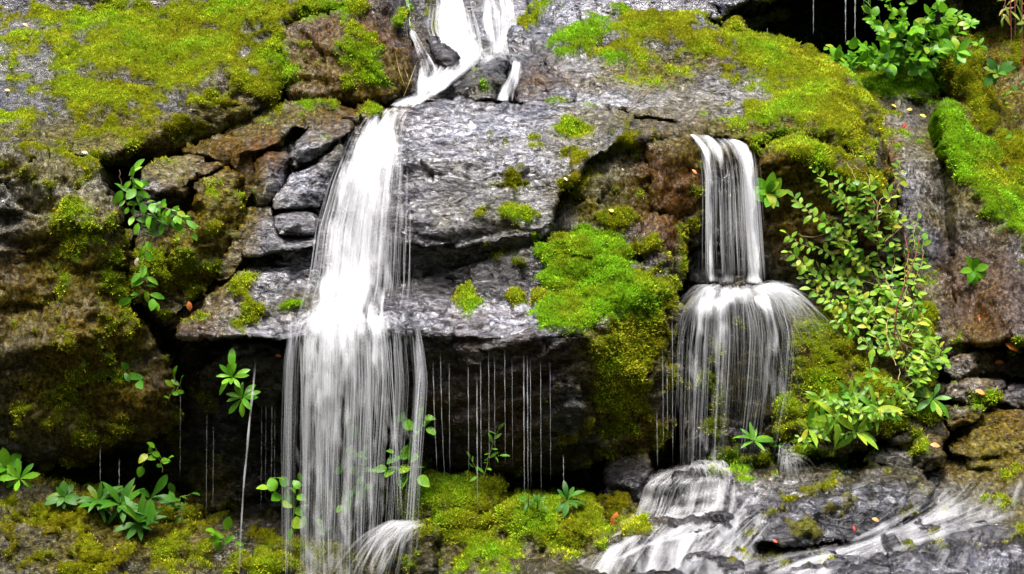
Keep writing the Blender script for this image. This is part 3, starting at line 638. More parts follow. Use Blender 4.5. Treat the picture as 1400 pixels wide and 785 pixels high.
rock('gully_slab', 'wet grey slab down the gully between mossy boulder and right wall', 'rock',
     [(1180, 128, 2.2), (1292, 132, 2.2), (1300, 200, 1.7), (1320, 280, 1.25), (1350, 400, .7), (1345, 470, .45), (1290, 492, .4), (1262, 450, .45), (1235, 350, .85), (1212, 220, 1.4)],
     inner=[(1240, 180, 1.75), (1250, 228, 1.35), (1258, 300, 1.0), (1290, 380, .7), (1300, 300, 1.15)], creases=[[(1215, 204, 1.5), (1250, 210, 1.45), (1290, 208, 1.5)], [(1222, 222, 1.35), (1280, 216, 1.35)]], thick=.8, seed=28, sheenmul=0.75, amp=0.45, sw=1.0)
rock('rock_wall', 'steep right wall with a bright moss band above dark wet stone', 'rock',
     [(1286, 142, 1.5), (1306, 134, 1.65), (1345, 180, 1.5), (1400, 260, 1.2), (1500, 380, .9), (1720, 500, .4), (1720, 640, -.2), (1440, 475, .05), (1395, 468, .1), (1335, 470, .3), (1292, 480, .42), (1300, 430, .55), (1306, 330, .8), (1294, 215, 1.15)],
     inner=[(1330, 380, .62), (1370, 420, .3), (1340, 440, .42)], creases=[[(1292, 152, 1.4), (1304, 205, 1.08), (1324, 256, .85), (1345, 275, .78), (1372, 300, .7), (1402, 336, .6), (1470, 420, .4)]], thick=.9, seed=29, sheenmul=0.25, amp=0.35, sw=.35, roll=(8, .06))
# ---- right: big mossy boulder and what lies beneath it
rock('boulder', 'great rounded boulder capped with yellow moss, upper right of centre', 'rock',
     [(738, 70, 1.7), (790, 36, 2.0), (842, 30, 2.1), (870, 16, 2.2), (905, 10, 2.25), (960, 22, 2.2), (994, 42, 2.05), (1060, 52, 2.0), (1120, 74, 1.85), (1165, 104, 1.6), (1196, 145, 1.35), (1214, 195, 1.15), (1222, 245, 1.0), (1205, 252, .8), (1160, 215, .62), (1130, 190, .62), (1060, 192, .55), (1036, 200, .5), (960, 190, .52), (915, 168, .62), (850, 158, .78), (790, 148, .9), (752, 138, 1.05), (748, 100, 1.4)],
     inner=[(900, 60, 1.75), (1000, 90, 1.5), (1090, 110, 1.38), (850, 90, 1.42), (800, 80, 1.5), (820, 120, 1.08), (900, 130, 1.02), (960, 140, .95), (1140, 130, 1.2), (1180, 190, .95), (1200, 220, .9)],
     creases=[[(880, 157, .72), (960, 154, .78), (1080, 158, .8), (1150, 172, .78)], [(880, 151, .86), (960, 148, .88), (1080, 152, .88)], [(930, 72, 1.66), (960, 64, 1.7), (1000, 78, 1.6)], [(926, 84, 1.62), (985, 100, 1.48)]], thick=1.2, seed=30, amp=0.6, roll=(14, .14), tuft=1.2)
rock('stone', 'small round moss tuffet on the back rim of the mossy boulder', 'stone', [(990, 50, 2.05), (994, 32, 2.15), (1006, 26, 2.2), (1020, 34, 2.15), (1024, 52, 2.0)], inner=[(1006, 40, 2.0)], thick=.3, seed=31, amp=.3, jit=1, step=2)
rock('boulder', 'brown boulder with a shaggy moss brow beside the right fall', 'rock',
     [(1026, 235, .42), (1040, 205, .42), (1080, 190, .45), (1120, 195, .45), (1160, 212, .42), (1200, 240, .5), (1225, 270, .55), (1235, 340, .6), (1210, 380, .5), (1150, 420, .4), (1100, 420, .4), (1046, 400, .45), (1036, 320, .45)],
     inner=[(1080, 270, .3), (1140, 280, .28), (1190, 300, .3), (1090, 350, .32)], creases=[[(1044, 222, .25), (1090, 208, .24), (1130, 222, .22), (1170, 250, .22), (1210, 290, .35)]], thick=.7, seed=32, sheenmul=0.3, amp=0.65, sw=.35, tuft=1.4)
rock('rock_outcrop', 'black wet back wall behind the upper drop of the right fall', 'rock',
     [(930, 190, .5), (960, 186, .5), (1045, 196, .48), (1060, 240, .55), (1055, 420, .5), (940, 420, .45), (925, 300, .5)], inner=[(990, 300, .5)], thick=.4, seed=33, sheenmul=0.3, amp=0.6, sw=.35)
rock('boulder', 'mossy slope tangled with climbing vines, right of the right fall', 'rock',
     [(1058, 420, .3), (1090, 400, .3), (1150, 380, .35), (1215, 350, .42), (1248, 400, .35), (1270, 440, .25), (1286, 490, .15), (1292, 560, .1), (1280, 586, .05), (1210, 604, -.1), (1130, 622, -.2), (1060, 622, -.15), (1066, 540, .0), (1080, 480, .1)],
     inner=[(1120, 460, .12), (1180, 460, .12), (1230, 470, .12), (1140, 540, -.08), (1210, 540, -.06), (1100, 590, -.14)], creases=[[(1240, 470, .1), (1262, 520, .02), (1272, 580, .0)]], thick=.7, seed=34, sheenmul=0.4, amp=0.7, tuft=1.2)
rock('boulder', 'dark rounded rock that splits the right fall into a fan', 'rock',
     [(922, 440, .2), (935, 402, .25), (965, 390, .28), (1040, 388, .28), (1075, 402, .26), (1092, 440, .24), (1084, 540, .2), (1076, 640, .15), (1000, 646, .1), (930, 646, .1), (920, 540, .15)],
     inner=[(1000, 440, -.02), (1000, 540, .06), (960, 520, .05), (1040, 520, .06)], creases=[[(945, 420, .02), (990, 412, -.06), (1040, 412, -.06), (1075, 428, .04)]], thick=.6, seed=35, sheenmul=0.3, amp=0.6, sw=.35)
# ---- centre
rock('rock_dome', 'bulging pale wet rock face in the centre between the two falls', 'rock',
     [(420, 186, .42), (470, 168, .55), (515, 152, .72), (560, 142, .86), (610, 138, .92), (680, 138, .95), (760, 138, .9), (830, 150, .82), (905, 164, .68), (950, 178, .52), (958, 200, .42), (900, 186, .42), (850, 196, .36), (800, 225, .3), (768, 260, .2), (765, 300, .12), (750, 330, .02), (700, 335, .02), (600, 340, .04), (420, 345, .0)],
     inner=[(520, 200, .5), (600, 180, .6), (680, 180, .6), (760, 180, .58), (600, 260, .28), (700, 262, .26), (480, 260, .25), (840, 178, .5), (560, 300, .14)],
     creases=[[(560, 204, .46), (640, 208, .44), (720, 214, .40), (790, 205, .46)], [(560, 214, .36), (640, 218, .34), (720, 224, .32)], [(580, 314, .06), (660, 312, .04), (740, 310, .04)]], thick=1.2, seed=36, amp=0.6, sw=2.0, roll=(8, .08))
rock('rock_outcrop', 'recessed mossy grey hollow above the green moss cushion', 'rock',
     [(745, 330, .3), (768, 250, .42), (810, 215, .5), (855, 190, .52), (905, 180, .55), (925, 195, .5), (915, 300, .42), (925, 380, .35), (880, 400, .2), (800, 350, .2)], inner=[(830, 250, .4), (820, 310, .3), (870, 240, .42), (870, 320, .3)], thick=.6, seed=37, sheenmul=0.5, amp=0.55, sw=.35)
rock('block', 'rust brown block at the lip of the right fall', 'rock',
     [(880, 190, .5), (912, 166, .58), (948, 178, .52), (962, 205, .46), (965, 280, .4), (962, 340, .38), (925, 330, .3), (888, 285, .3), (884, 230, .38)], inner=[(920, 210, .3), (930, 280, .26), (900, 260, .3)], thick=.5, seed=38, amp=0.5, sw=.35, jit=3)
rock('stone', 'grey upright stone with a crack behind the moss cushion', 'rock',
     [(872, 300, .25), (890, 286, .27), (926, 292, .28), (935, 330, .26), (934, 385, .2), (915, 415, .12), (888, 380, .1), (872, 345, .14)], inner=[(900, 330, .1), (910, 370, .1)], thick=.4, seed=39, amp=.6, sw=.35, jit=3, roll=(8, .07))
rock('rock_block', 'massive overhanging central block with a wet shelf and dripping lip', 'rock',
     [(390, 470, -.3), (400, 440, -.2), (430, 420, -.05), (430, 335, .06), (560, 328, .12), (640, 322, .14), (745, 318, .14), (800, 322, .14), (850, 340, .12), (885, 368, .06), (920, 400, .0), (932, 440, .0), (934, 520, .0), (925, 580, .0), (902, 612, .05), (862, 622, .1), (832, 626, .08), (800, 640, .02), (750, 652, .0), (690, 648, .02), (630, 640, .05), (590, 620, .12), (556, 590, .2), (480, 560, .3), (400, 540, .2)],
     inner=[(660, 345, .16), (600, 365, .16), (700, 375, .02), (690, 400, -.1), (620, 400, .1), (580, 385, .16), (760, 400, -.12), (830, 370, -.04), (500, 400, .02), (870, 430, -.12), (880, 520, -.14), (850, 580, -.06), (620, 500, -.40), (740, 500, -.42), (470, 500, -.2), (780, 560, -.36), (640, 580, -.26), (720, 600, -.26), (790, 610, -.24), (560, 540, -.24), (680, 540, -.34)],
     creases=[[(405, 462, -.38), (480, 452, -.46), (560, 452, -.5), (640, 458, -.52), (720, 460, -.54), (800, 458, -.5), (850, 420, -.26), (890, 395, -.1)],
              [(800, 458, -.5), (812, 520, -.34), (832, 605, -.04)], [(420, 428, -.16), (500, 420, -.14), (560, 418, -.12), (640, 418, -.14), (720, 420, -.22)]], thick=.9, seed=40, amp=.75, sw=1.7, roll=(6, .05), tuft=1.4)
# ---- bottom centre
rock('stone', 'dark stone below the mossy corner of the central block', 'stone',
     [(815, 680, -.1), (826, 636, .05), (860, 612, .1), (888, 616, .05), (896, 660, -.1), (884, 720, -.3), (840, 740, -.35), (815, 720, -.25)], inner=[(855, 660, -.15)], thick=.5, seed=41, amp=.8)
rock('mossy_rock', 'moss draped rock under the dripping lip, left of the broad moss mound', 'rock',
     [(545, 680, -.1), (570, 660, -.1), (620, 655, -.1), (660, 652, -.1), (690, 662, -.1), (700, 700, -.25), (705, 770, -.5), (640, 800, -.7), (540, 820, -.7), (545, 750, -.4)],
     inner=[(600, 690, -.28), (650, 690, -.28), (650, 740, -.42), (600, 745, -.4)], thick=.7, seed=42, amp=.9, tuft=1.4)
rock('mossy_rock', 'broad mound of yellow green moss over grey stone, bottom centre', 'rock',
     [(668, 725, -.35), (685, 692, -.3), (720, 680, -.3), (770, 678, -.28), (815, 684, -.28), (830, 710, -.38), (822, 740, -.5), (780, 765, -.65), (700, 790, -.8), (660, 780, -.7)],
     inner=[(720, 705, -.5), (770, 710, -.5), (730, 740, -.62), (790, 735, -.52)], thick=.7, seed=43, amp=.8, tuft=1.5)
rock('stone', 'wet stone struck by the stray jet at the foot of the main fall', 'stone',
     [(520, 790, -.55), (530, 745, -.5), (556, 720, -.45), (580, 712, -.42), (600, 730, -.5), (600, 770, -.6), (590, 840, -.7), (510, 840, -.7)], inner=[(560, 745, -.6), (560, 790, -.68)], thick=.5, seed=44, amp=.7)
# ---- the bedrock of the lower stream
rock('streambed', None, None,
     [(540, 800, -.75), (640, 780, -.7), (720, 770, -.75), (800, 745, -.6), (840, 715, -.4), (874, 668, -.1), (880, 640, .1), (960, 630, .25), (1080, 628, .3), (1180, 600, .45), (1262, 560, .55), (1300, 470, .8), (1420, 430, .9), (1700, 420, .9), (1900, 900, -1.6), (1400, 980, -3), (900, 980, -3), (500, 900, -1.6)],
     inner=[(960, 645, -.05), (1050, 640, .05), (900, 745, -.85), (900, 775, -1.1), (1000, 760, -1.0), (1060, 790, -1.25), (1180, 775, -1.2), (1300, 700, -.6), (1300, 760, -1.2), (1290, 640, -.05), (1380, 560, .2), (1400, 620, -.15), (1400, 700, -.75), (1340, 600, .1), (1250, 690, -.4), (1160, 750, -.95)],
     creases=[[(880, 664, -.22), (930, 652, -.26), (990, 650, -.28), (1080, 648, -.14), (1160, 634, .0)], [(872, 706, -.32), (930, 702, -.36), (990, 694, -.40)], [(850, 720, -.5), (940, 708, -.56), (1000, 700, -.6), (1020, 745, -.8)],
              [(830, 742, -.75), (920, 730, -.8), (985, 722, -.82)], [(820, 762, -.82), (920, 738, -.85), (985, 740, -.9)]],
     thick=.8, seed=45, sheenmul=0.6, amp=.9, sw=1.6, roll=(0, 0), kind='structure', back=False, tuft=1.2)
rock('ledge', 'dark ledge with a mossy weeping face in the lower stream', 'rock',
     [(1018, 748, -1.0), (1052, 715, -.8), (1092, 690, -.6), (1140, 668, -.45), (1196, 648, -.3), (1262, 640, -.2), (1276, 665, -.35), (1262, 700, -.6), (1200, 736, -.86), (1150, 746, -.95), (1080, 746, -1.0)],
     inner=[(1110, 710, -.86), (1180, 700, -.76), (1230, 680, -.62), (1140, 690, -.76)], creases=[[(1046, 728, -.94), (1096, 697, -.8), (1145, 675, -.66), (1200, 656, -.52), (1256, 650, -.4)]], thick=.6, seed=46, amp=.9, jit=3, roll=(5, .05), mossmul=.8)
rock('stone', 'low pale wet stone upstream of the dark ledge', 'stone', [(1180, 632, -.1), (1196, 612, .0), (1240, 602, .05), (1272, 606, .05), (1292, 630, -.05), (1280, 646, -.18), (1220, 644, -.2)], inner=[(1236, 622, -.12)], thick=.3, seed=47, amp=.5, jit=2)
rock('stone', 'long dark stone under the leafy rosette at right', 'stone', [(1206, 590, .0), (1225, 572, .08), (1290, 564, .1), (1300, 590, .0), (1290, 606, -.06), (1214, 606, -.08)], inner=[(1250, 586, -.1)], thick=.35, seed=48, amp=.7, jit=2)
rock('boulder', 'low cracked boulder at the bottom right edge of the stream', 'rock',
     [(1170, 800, -1.75), (1200, 770, -1.55), (1240, 748, -1.4), (1290, 744, -1.35), (1330, 752, -1.35), (1420, 740, -1.2), (1560, 760, -1.3), (1560, 880, -2.2), (1170, 880, -2.1)], inner=[(1270, 770, -1.62), (1360, 780, -1.66)], creases=[[(1230, 775, -1.66), (1310, 766, -1.6), (1400, 770, -1.55)]], thick=.6, seed=49, amp=.9, sw=1.6)
rock('slab', 'layered golden brown slab at the right edge above the stream', 'rock',
     [(1290, 620, -.05), (1310, 585, .1), (1350, 562, .2), (1420, 540, .3), (1600, 500, .4), (1600, 680, -.6), (1420, 650, -.35), (1340, 645, -.2)], inner=[(1360, 600, -.08), (1400, 600, -.05)], creases=[[(1330, 618, -.16), (1400, 582, .0)], [(1330, 628, -.2), (1400, 610, -.14)]], thick=.5, seed=50, amp=.9, sw=2.2)
k = 51
for pts, lb in (([(1290, 505), (1300, 482), (1340, 470), (1372, 476), (1380, 500), (1350, 512), (1310, 520)], 'grey stone holding an orange leaf at the foot of the right wall'),
                ([(1360, 508), (1372, 480), (1420, 462), (1470, 470), (1470, 520), (1400, 522)], 'rounded stone with a moss edge at the right picture edge'),
                ([(1286, 545), (1300, 520), (1350, 514), (1378, 522), (1370, 544), (1330, 552)], 'flat stone with dripping edge in the right corner'),
                ([(1366, 545), (1380, 522), (1430, 516), (1480, 530), (1470, 560), (1390, 562)], 'smooth grey stone above the golden slab'),
                ([(1284, 572), (1296, 552), (1330, 550), (1352, 560), (1340, 580), (1300, 590)], 'small wet stone beside the leafy rosette at right'),
                ([(1286, 490), (1292, 440), (1306, 440), (1312, 476), (1300, 496)], 'narrow upright stone at the foot of the gully slab'),
                ([(1250, 612), (1268, 596), (1290, 600), (1296, 625), (1276, 640), (1258, 632)], 'small dark stone holding a red leaf in the stream')):
    yb = max(p[1] for p in pts); Yb = .45 - (yb - 500) * .0050
    rock('stone', lb, 'stone', [(x, y, Yb + (yb - y) * .0035) for x, y in pts], inner=[(sum(p[0] for p in pts) / len(pts), sum(p[1] for p in pts) / len(pts), Yb - .06)], thick=.35, seed=k, amp=.6, jit=2, roll=(6, .06)); k += 1
# ------------------------------------------------------------------ water
def water_material(name, streak):
    m, nt, b, mk = nodes(name)
    L = nt.links.new
    d = mk('ShaderNodeAttribute', attribute_name='dens').outputs['Fac']
    if streak:
        uv = nt.nodes.new('ShaderNodeUVMap'); uv.uv_map = 'flow'
        def st(su, sv, det):
            mp = nt.nodes.new('ShaderNodeMapping'); mp.inputs['Scale'].default_value = (su, sv, 1); L(uv.outputs[0], mp.inputs[0])
            return tnoise(nt, mp.outputs[0], 1.0, det, .6, .35, '2D')
        n = mth(nt, 'ADD', mth(nt, 'MULTIPLY', st(7, .45, 2), .46), mth(nt, 'ADD', mth(nt, 'MULTIPLY', st(21, .8, 2), .38), mth(nt, 'MULTIPLY', st(60, 1.3, 1), .16)))
        if streak < 2: a = mth(nt, 'MULTIPLY', mth(nt, 'MULTIPLY_ADD', mth(nt, 'SUBTRACT', n, .53), 4.5, d, clamp=True), mth(nt, 'MULTIPLY', d, 3.0, clamp=True))
        else: a = mth(nt, 'MULTIPLY', mth(nt, 'SUBTRACT', n, mth(nt, 'SUBTRACT', .80, mth(nt, 'MULTIPLY', d, .62))), streak, clamp=True)
        if streak > 2: a = mth(nt, 'MULTIPLY', a, mth(nt, 'MULTIPLY', d, 1.6, clamp=True))
        a = mth(nt, 'MULTIPLY', a, .85 if streak > 2 else .17)
    else: a = d
    b.inputs['Base Color'].default_value = (.74, .75, .76, 1); b.inputs['Roughness'].default_value = .35
    b.inputs['IOR'].default_value = 1.33
    t = nt.nodes.new('ShaderNodeBsdfTranslucent'); t.inputs[0].default_value = (.74, .75, .76, 1)
    m1 = nt.nodes.new('ShaderNodeMixShader'); m1.inputs[0].default_value = .38
    L(b.outputs[0], m1.inputs[1]); L(t.outputs[0], m1.inputs[2])
    tr = nt.nodes.new('ShaderNodeBsdfTransparent'); m2 = nt.nodes.new('ShaderNodeMixShader')
    L(a, m2.inputs[0]); L(tr.outputs[0], m2.inputs[1]); L(m1.outputs[0], m2.inputs[2])
    L(m2.outputs[0], nt.nodes['Material Output'].inputs['Surface'])
    return m
WSHEET = water_material('white_water', 2.01)
WFILM = water_material('thin_flowing_water', 1.15)
WSTRAND = water_material('water_thread', 0)

def band(u, c, w): return np.exp(-((u - c) / w) ** 2)
def resample(pl, n):
    pl = np.asarray(pl, float); d = np.concatenate([[0], np.cumsum(np.hypot(*(pl[1:, :2] - pl[:-1, :2]).T))])
    t = np.linspace(0, d[-1], n)
    r = np.stack([np.interp(t, d, pl[:, i]) for i in range(pl.shape[1])], -1)
    for _ in range(max(2, n // 12)): r[1:-1] = (r[:-2] + 2 * r[1:-1] + r[2:]) / 4
    return r

def flow_sheet(parent, left, right, densf, layers=3, nu=40, nv=60, gap=.035, wob=.03, name='water_sheet', hug=None, off=.03, org=(0, 0, 0), ends_=(.06, .05), patch=1.0, mat=None, feather=.2):
    """layers of falling water between two banks; banks are lists of (x, y, Y)"""
    A, B = resample(left, nv), resample(right, nv)
    out = []
    for l in range(layers):
        u = np.linspace(0, 1, nu)[None, :]; v = np.linspace(0, 1, nv)[:, None]
        px = A[:, :1] * (1 - u) + B[:, :1] * u; py = A[:, 1:2] * (1 - u) + B[:, 1:2] * u
        Y = A[:, 2:3] * (1 - u) + B[:, 2:3] * u
        if hug:
            Yh = front(px.ravel(), py.ravel(), hug).reshape(nv, nu)
            Yh = np.where(np.isnan(Yh), Y, Yh)
            Yh = np.where(np.isnan(Yh), np.nanmean(Yh), Yh)
            for _ in range(7):
                q = np.pad(Yh, 1, mode='edge'); Yh = (q[:-2, 1:-1] + q[2:, 1:-1] + q[1:-1, :-2] + q[1:-1, 2:] + 2 * Yh) / 6
            Y = Yh - off
        pos = P(px.ravel(), py.ravel(), Y.ravel())
        k = np.stack([px.ravel() * .035, py.ravel() * .007, np.full(px.size, l * 5.3)], -1)
        pos[:, 1] += wob * fbm(k, 3, 101 + l) - (l - (layers - 1) / 2) * gap
        wid = np.linalg.norm(P(A[:, 0], A[:, 1], A[:, 2]) - P(B[:, 0], B[:, 1], B[:, 2]), axis=1).max()
        ln = np.linalg.norm(np.diff(P(A[:, 0], A[:, 1], A[:, 2]), axis=0), axis=1).sum()
        U = np.broadcast_to(u * wid + l * 7.7, (nv, nu)); V = np.broadcast_to(v * ln + l * 3.1, (nv, nu))
        de = densf(np.broadcast_to(u, (nv, nu)), py) * np.ones((nv, nu))
        edge = sstep(0, feather, np.minimum(u, 1 - u) + .09 * (fbm(k * np.array([1, 3, 1]), 3, 111 + l).reshape(nv, nu)))
        ends = sstep(0, ends_[0] + 1e-6, v) * sstep(0, ends_[1] + 1e-6, 1 - v)
        de = np.clip(de * edge + patch * .55 * fbm(np.stack([px.ravel() * .05, py.ravel() * .016, np.full(px.size, l * 9.3)], -1), 3, 141 + l).reshape(nv, nu), 0, 1) * sstep(0, .04, de * edge) * ends
        idx = np.arange(nu * nv).reshape(nv, nu)
        q = np.stack([idx[:-1, :-1], idx[1:, :-1], idx[1:, 1:], idx[:-1, 1:]], -1).reshape(-1, 4)
        me = make_mesh(name, pos - np.array(org), q.ravel(), np.full(len(q), 4), mat or WSHEET, True, {'dens': de.ravel()}, np.stack([U.ravel(), V.ravel()], -1))
        out.append(link(name, me, parent))
    return out

def tubes(lines, rad, dens):
    """3-sided tapered tubes; lines (N,K,3)"""
    N, K, _ = lines.shape
    t = np.gradient(lines, axis=1); t /= np.maximum(np.linalg.norm(t, axis=2), 1e-9)[..., None]
    a = np.cross(t, np.array([.13, 1.0, .17])); a /= np.maximum(np.linalg.norm(a, axis=2), 1e-9)[..., None]
    b = np.cross(t, a)
    ring = []
    for k in range(3):
        an = 2 * math.pi * k / 3 + .5
        ring.append(lines + (a * math.cos(an) + b * math.sin(an)) * rad[..., None])
    V = np.stack(ring, 2).reshape(-1, 3)
    idx = np.arange(N * K * 3).reshape(N, K, 3)
    q = [np.stack([idx[:, :-1, k], idx[:, :-1, (k + 1) % 3], idx[:, 1:, (k + 1) % 3], idx[:, 1:, k]], -1).reshape(-1, 4) for k in range(3)]
    q = np.concatenate(q)
    D = np.repeat(dens[..., None], 3, 2).reshape(-1)
    return V, q, D
def strand_obj(parent, lines, rad, dens, name='water_threads', stuff=True, org=(0, 0, 0)):
    V, q, D = tubes(lines, rad, dens)
    me = make_mesh(name, V - np.array(org), q.ravel(), np.full(len(q), 4), WSTRAND, True, {'dens': np.clip(D, 0, 1)})
    o = link(name, me, parent)
    if stuff: o['kind'] = 'stuff'
    return o
def bank_strands(left, right, us, v0, v1, K=24, jy=.05, jx=.006):
    """threads running down between two banks at places u from v0 to v1"""
    A, B = resample(left, 160), resample(right, 160)
    N = len(us); v = v0[:, None] + (v1 - v0)[:, None] * np.linspace(0, 1, K)[None, :]
    i = np.clip(v * 159, 0, 158.999); k = i.astype(int); f = (i - k)[..., None]
    a = A[k] * (1 - f) + A[k + 1] * f; b = B[k] * (1 - f) + B[k + 1] * f
    w = np.abs(b[..., :1] - a[..., :1])
    ph = rng.random((N, 1)) * 50
    u = us[:, None] + jx * np.stack([perlin(np.stack([np.full(K, ph[n, 0]), v[n] * 3, np.full(K, 0.5)], -1), 131) for n in range(N)]) * 3
    c = a + (b - a) * u[..., None]
    pos = P(c[..., 0].ravel(), c[..., 1].ravel(), c[..., 2].ravel()).reshape(N, K, 3)
    pos[..., 1] += rng.uniform(-jy, jy, (N, 1))
    return pos

def fan(n, xr, yr, Y0, vx, vy, vz, t0, t1, K=14, bias=None):
    """ballistic threads thrown out by water striking stone"""
    x = rng.uniform(*xr, n); y = rng.uniform(*yr, n); Y = rng.normal(Y0, .05, n)
    p0 = P(x, y, Y)
    vel = np.stack([rng.normal(vx[0], vx[1], n), rng.normal(vy[0], vy[1], n), rng.uniform(vz[0], vz[1], n)], -1)
    kc = max(4, n // 11); ci = rng.integers(0, kc, n); w_ = rng.uniform(.12, .5, (n, 1))
    vel = vel[:kc][ci] * (1 - w_) + vel * w_; x = x[:kc][ci] * .6 + x * .4; p0 = P(x, y, Y)
    vel[:, 0] += (x - np.mean(xr)) / (xr[1] - xr[0]) * (bias or 0)
    ta = rng.uniform(0, t0, n); tb = ta + rng.uniform(.08, t1, n)
    t = ta[:, None] + (tb - ta)[:, None] * np.linspace(0, 1, K)[None, :]
    L = p0[:, None, :] + vel[:, None, :] * t[..., None]; L[..., 2] -= 4.9 * t * t
    return L
def taper(N, K, r0, r1, a0, a1, ends=(.15, .3)):
    s = np.linspace(0, 1, K)[None, :]
    a0, a1 = a0 * .42, a1 * .42; r0, r1 = r0 * 2.2, r1 * 2.2
    e = sstep(0, ends[0], s) * sstep(0, ends[1], 1 - s)
    return rng.uniform(r0, r1, (N, 1)) * (.5 + .5 * e) * np.ones((N, K)), rng.uniform(a0, a1, (N, 1)) * e * np.ones((N, K))

# --- upper cascade
base = P(600, 150, .8)
W1 = empty('cascade', base, 'white upper cascade tumbling between boulders at the top of the picture', 'waterfall', 'white falls of the stream')
def d1(u, y): return .92 - .35 * np.abs(u - .45) + 0 * y
flow_sheet(W1, [(597, -30, 3.0), (592, 10, 2.6), (584, 40, 2.45), (590, 62, 2.0), (600, 80, 1.75), (598, 100, 1.4), (560, 126, 1.05), (520, 142, .86), (514, 151, .74)],
           [(632, -30, 3.0), (644, 10, 2.6), (655, 45, 2.4), (668, 66, 1.95), (655, 85, 1.7), (636, 104, 1.35), (610, 126, 1.0), (590, 138, .84), (572, 150, .74)], d1, 3, org=base, feather=.32)
flow_sheet(W1, [(552, 36, 1.9), (562, 60, 1.7), (568, 90, 1.35), (566, 110, 1.15), (540, 132, .95)], [(566, 36, 1.95), (584, 64, 1.65), (604, 92, 1.35), (612, 108, 1.2), (600, 130, .95)], lambda u, y: .8 - .2 * u + 0 * y, 2, nu=20, nv=30, org=base, feather=.32)
flow_sheet(W1, [(696, 80, 1.6), (694, 100, 1.2), (684, 120, 1.02), (676, 140, .84)], [(716, 84, 1.6), (714, 102, 1.2), (710, 122, 1.0), (708, 140, .84)], lambda u, y: .6 + 0 * y, 2, nu=16, nv=24, org=base, feather=.32)
flow_sheet(W1, [(640, -30, 2.9), (652, 10, 2.55), (660, 45, 2.3), (668, 74, 1.9)], [(705, -30, 2.9), (712, 10, 2.5), (704, 50, 2.1), (706, 80, 1.75)], lambda u, y: .66 + .12 * np.sin(u * 9) + 0 * y, 2, nu=24, nv=30, org=base, feather=.32)
flow_sheet(W1, [(535, -30, 2.9), (545, 0, 2.6), (552, 38, 2.2)], [(560, -30, 2.9), (562, 0, 2.6), (568, 38, 2.1)], lambda u, y: .45 + 0 * y, 2, nu=12, nv=20, org=base, feather=.32)
flow_sheet(W1, [(655, 74, 1.7), (640, 96, 1.4), (610, 118, 1.1)], [(706, 72, 1.75), (690, 82, 1.5), (640, 124, 1.05)], lambda u, y: .5 - .3 * u + 0 * y, 2, nu=16, nv=24, org=base, feather=.32)
L = bank_strands([(592, -20, 2.7), (584, 40, 2.35), (600, 75, 1.8), (590, 104, 1.3), (530, 140, .82)], [(640, -20, 2.7), (658, 45, 2.3), (662, 75, 1.75), (630, 104, 1.25), (585, 140, .8)], rng.random(160), rng.uniform(0, .5, 160), rng.uniform(.55, 1, 160), jy=.05)
strand_obj(W1, L, *taper(160, 24, .0012, .004, .1, .35), org=base)
# wild drops thrown up around the upper cascade
L = fan(160, (640, 700), (66, 92), 1.6, (.1, .5), (-.2, .3), (.2, 1.0), .05, .28); strand_obj(W1, L, *taper(160, 14, .002, .004, .1, .28), org=base)

# --- main fall, left of the centre
base = P(480, 452, -.5)
W2 = empty('waterfall', base, 'tall white waterfall spreading down the left of the central rock and breaking on a ledge', 'waterfall', 'white falls of the stream')
LA = [(508, 146, .78), (498, 154, .70), (486, 166, .50), (471, 190, .40), (446, 250, .16), (428, 310, -.02), (418, 380, -.2), (402, 430, -.38), (396, 446, -.50)]
RA = [(585, 140, .82), (568, 156, .70), (566, 172, .52), (566, 200, .42), (566, 260, .18), (566, 330, -.02), (565, 390, -.2), (560, 430, -.38), (566, 446, -.50)]
def d2(u, y):
    top = sstep(150, 200, y)
    d = .78 - .42 * sstep(.5, 1.0, u) - .36 * sstep(.3, .0, u) - .16 * band(u, .62, .06) * sstep(200, 260, y) - .12 * sstep(200, 330, y) * sstep(390, 340, y)
    return d * (.72 + .28 * top) 
flow_sheet(W2, LA, RA, d2, 4, nu=60, nv=90, org=base, wob=.05, feather=.3, ends_=(.03, .02))
us = rng.normal(.42, .22, 620); us = np.where((us < .03) | (us > .97), rng.uniform(.1, .8, 620), us); v0 = rng.uniform(.08, .6, 620); v1 = np.minimum(1, v0 + rng.uniform(.25, .8, 620))
strand_obj(W2, bank_strands([(a, b, c - .05) for a, b, c in LA], [(a, b, c - .05) for a, b, c in RA], us, v0, v1), *taper(620, 24, .0006, .0022, .05, .24), org=base)
LB = [(400, 422, -.34), (396, 430, -.41), (394, 440, -.50), (396, 456, -.56), (392, 500, -.62), (390, 600, -.66), (388, 830, -.70)]
RB = [(558, 422, -.34), (562, 430, -.41), (568, 440, -.50), (572, 456, -.56), (578, 520, -.62), (572, 610, -.66), (556, 830, -.70)]
def d3(u, y):
    hit = sstep(470, 440, y)
    low = .26 + .40 * band(u, .28, .16) + .26 * band(u, .5, .08) + .28 * band(u, .70, .07) + .28 * band(u, .96, .08) - .30 * band(u, .06, .05) - .2 * band(u, .62, .03) - .2 * band(u, .85, .05)
    low = low * (1.0 - .36 * sstep(470, 640, y)) * (1 - .3 * sstep(.75, 1, u) * sstep(600, 700, y))
    return np.clip(low + hit * .12, 0, 1)
flow_sheet(W2, LB, RB, d3, 4, nu=64, nv=100, org=base, wob=.05, gap=.045, ends_=(.03, 0))
cl = rng.choice(9, 560, p=[.06, .15, .16, .13, .12, .12, .10, .06, .10]); cen = np.array([.015, .16, .27, .36, .50, .60, .71, .83, .98])
us = cen[cl] + rng.normal(0, .025, 560); v0 = rng.uniform(.02, .14, 560); v1 = np.minimum(1, v0 + rng.uniform(.35, 1.0, 560))
strand_obj(W2, bank_strands(LB, RB, us, v0, v1, jy=.09), *taper(560, 24, .0006, .002, .05, .22, (.05, .3)), org=base)
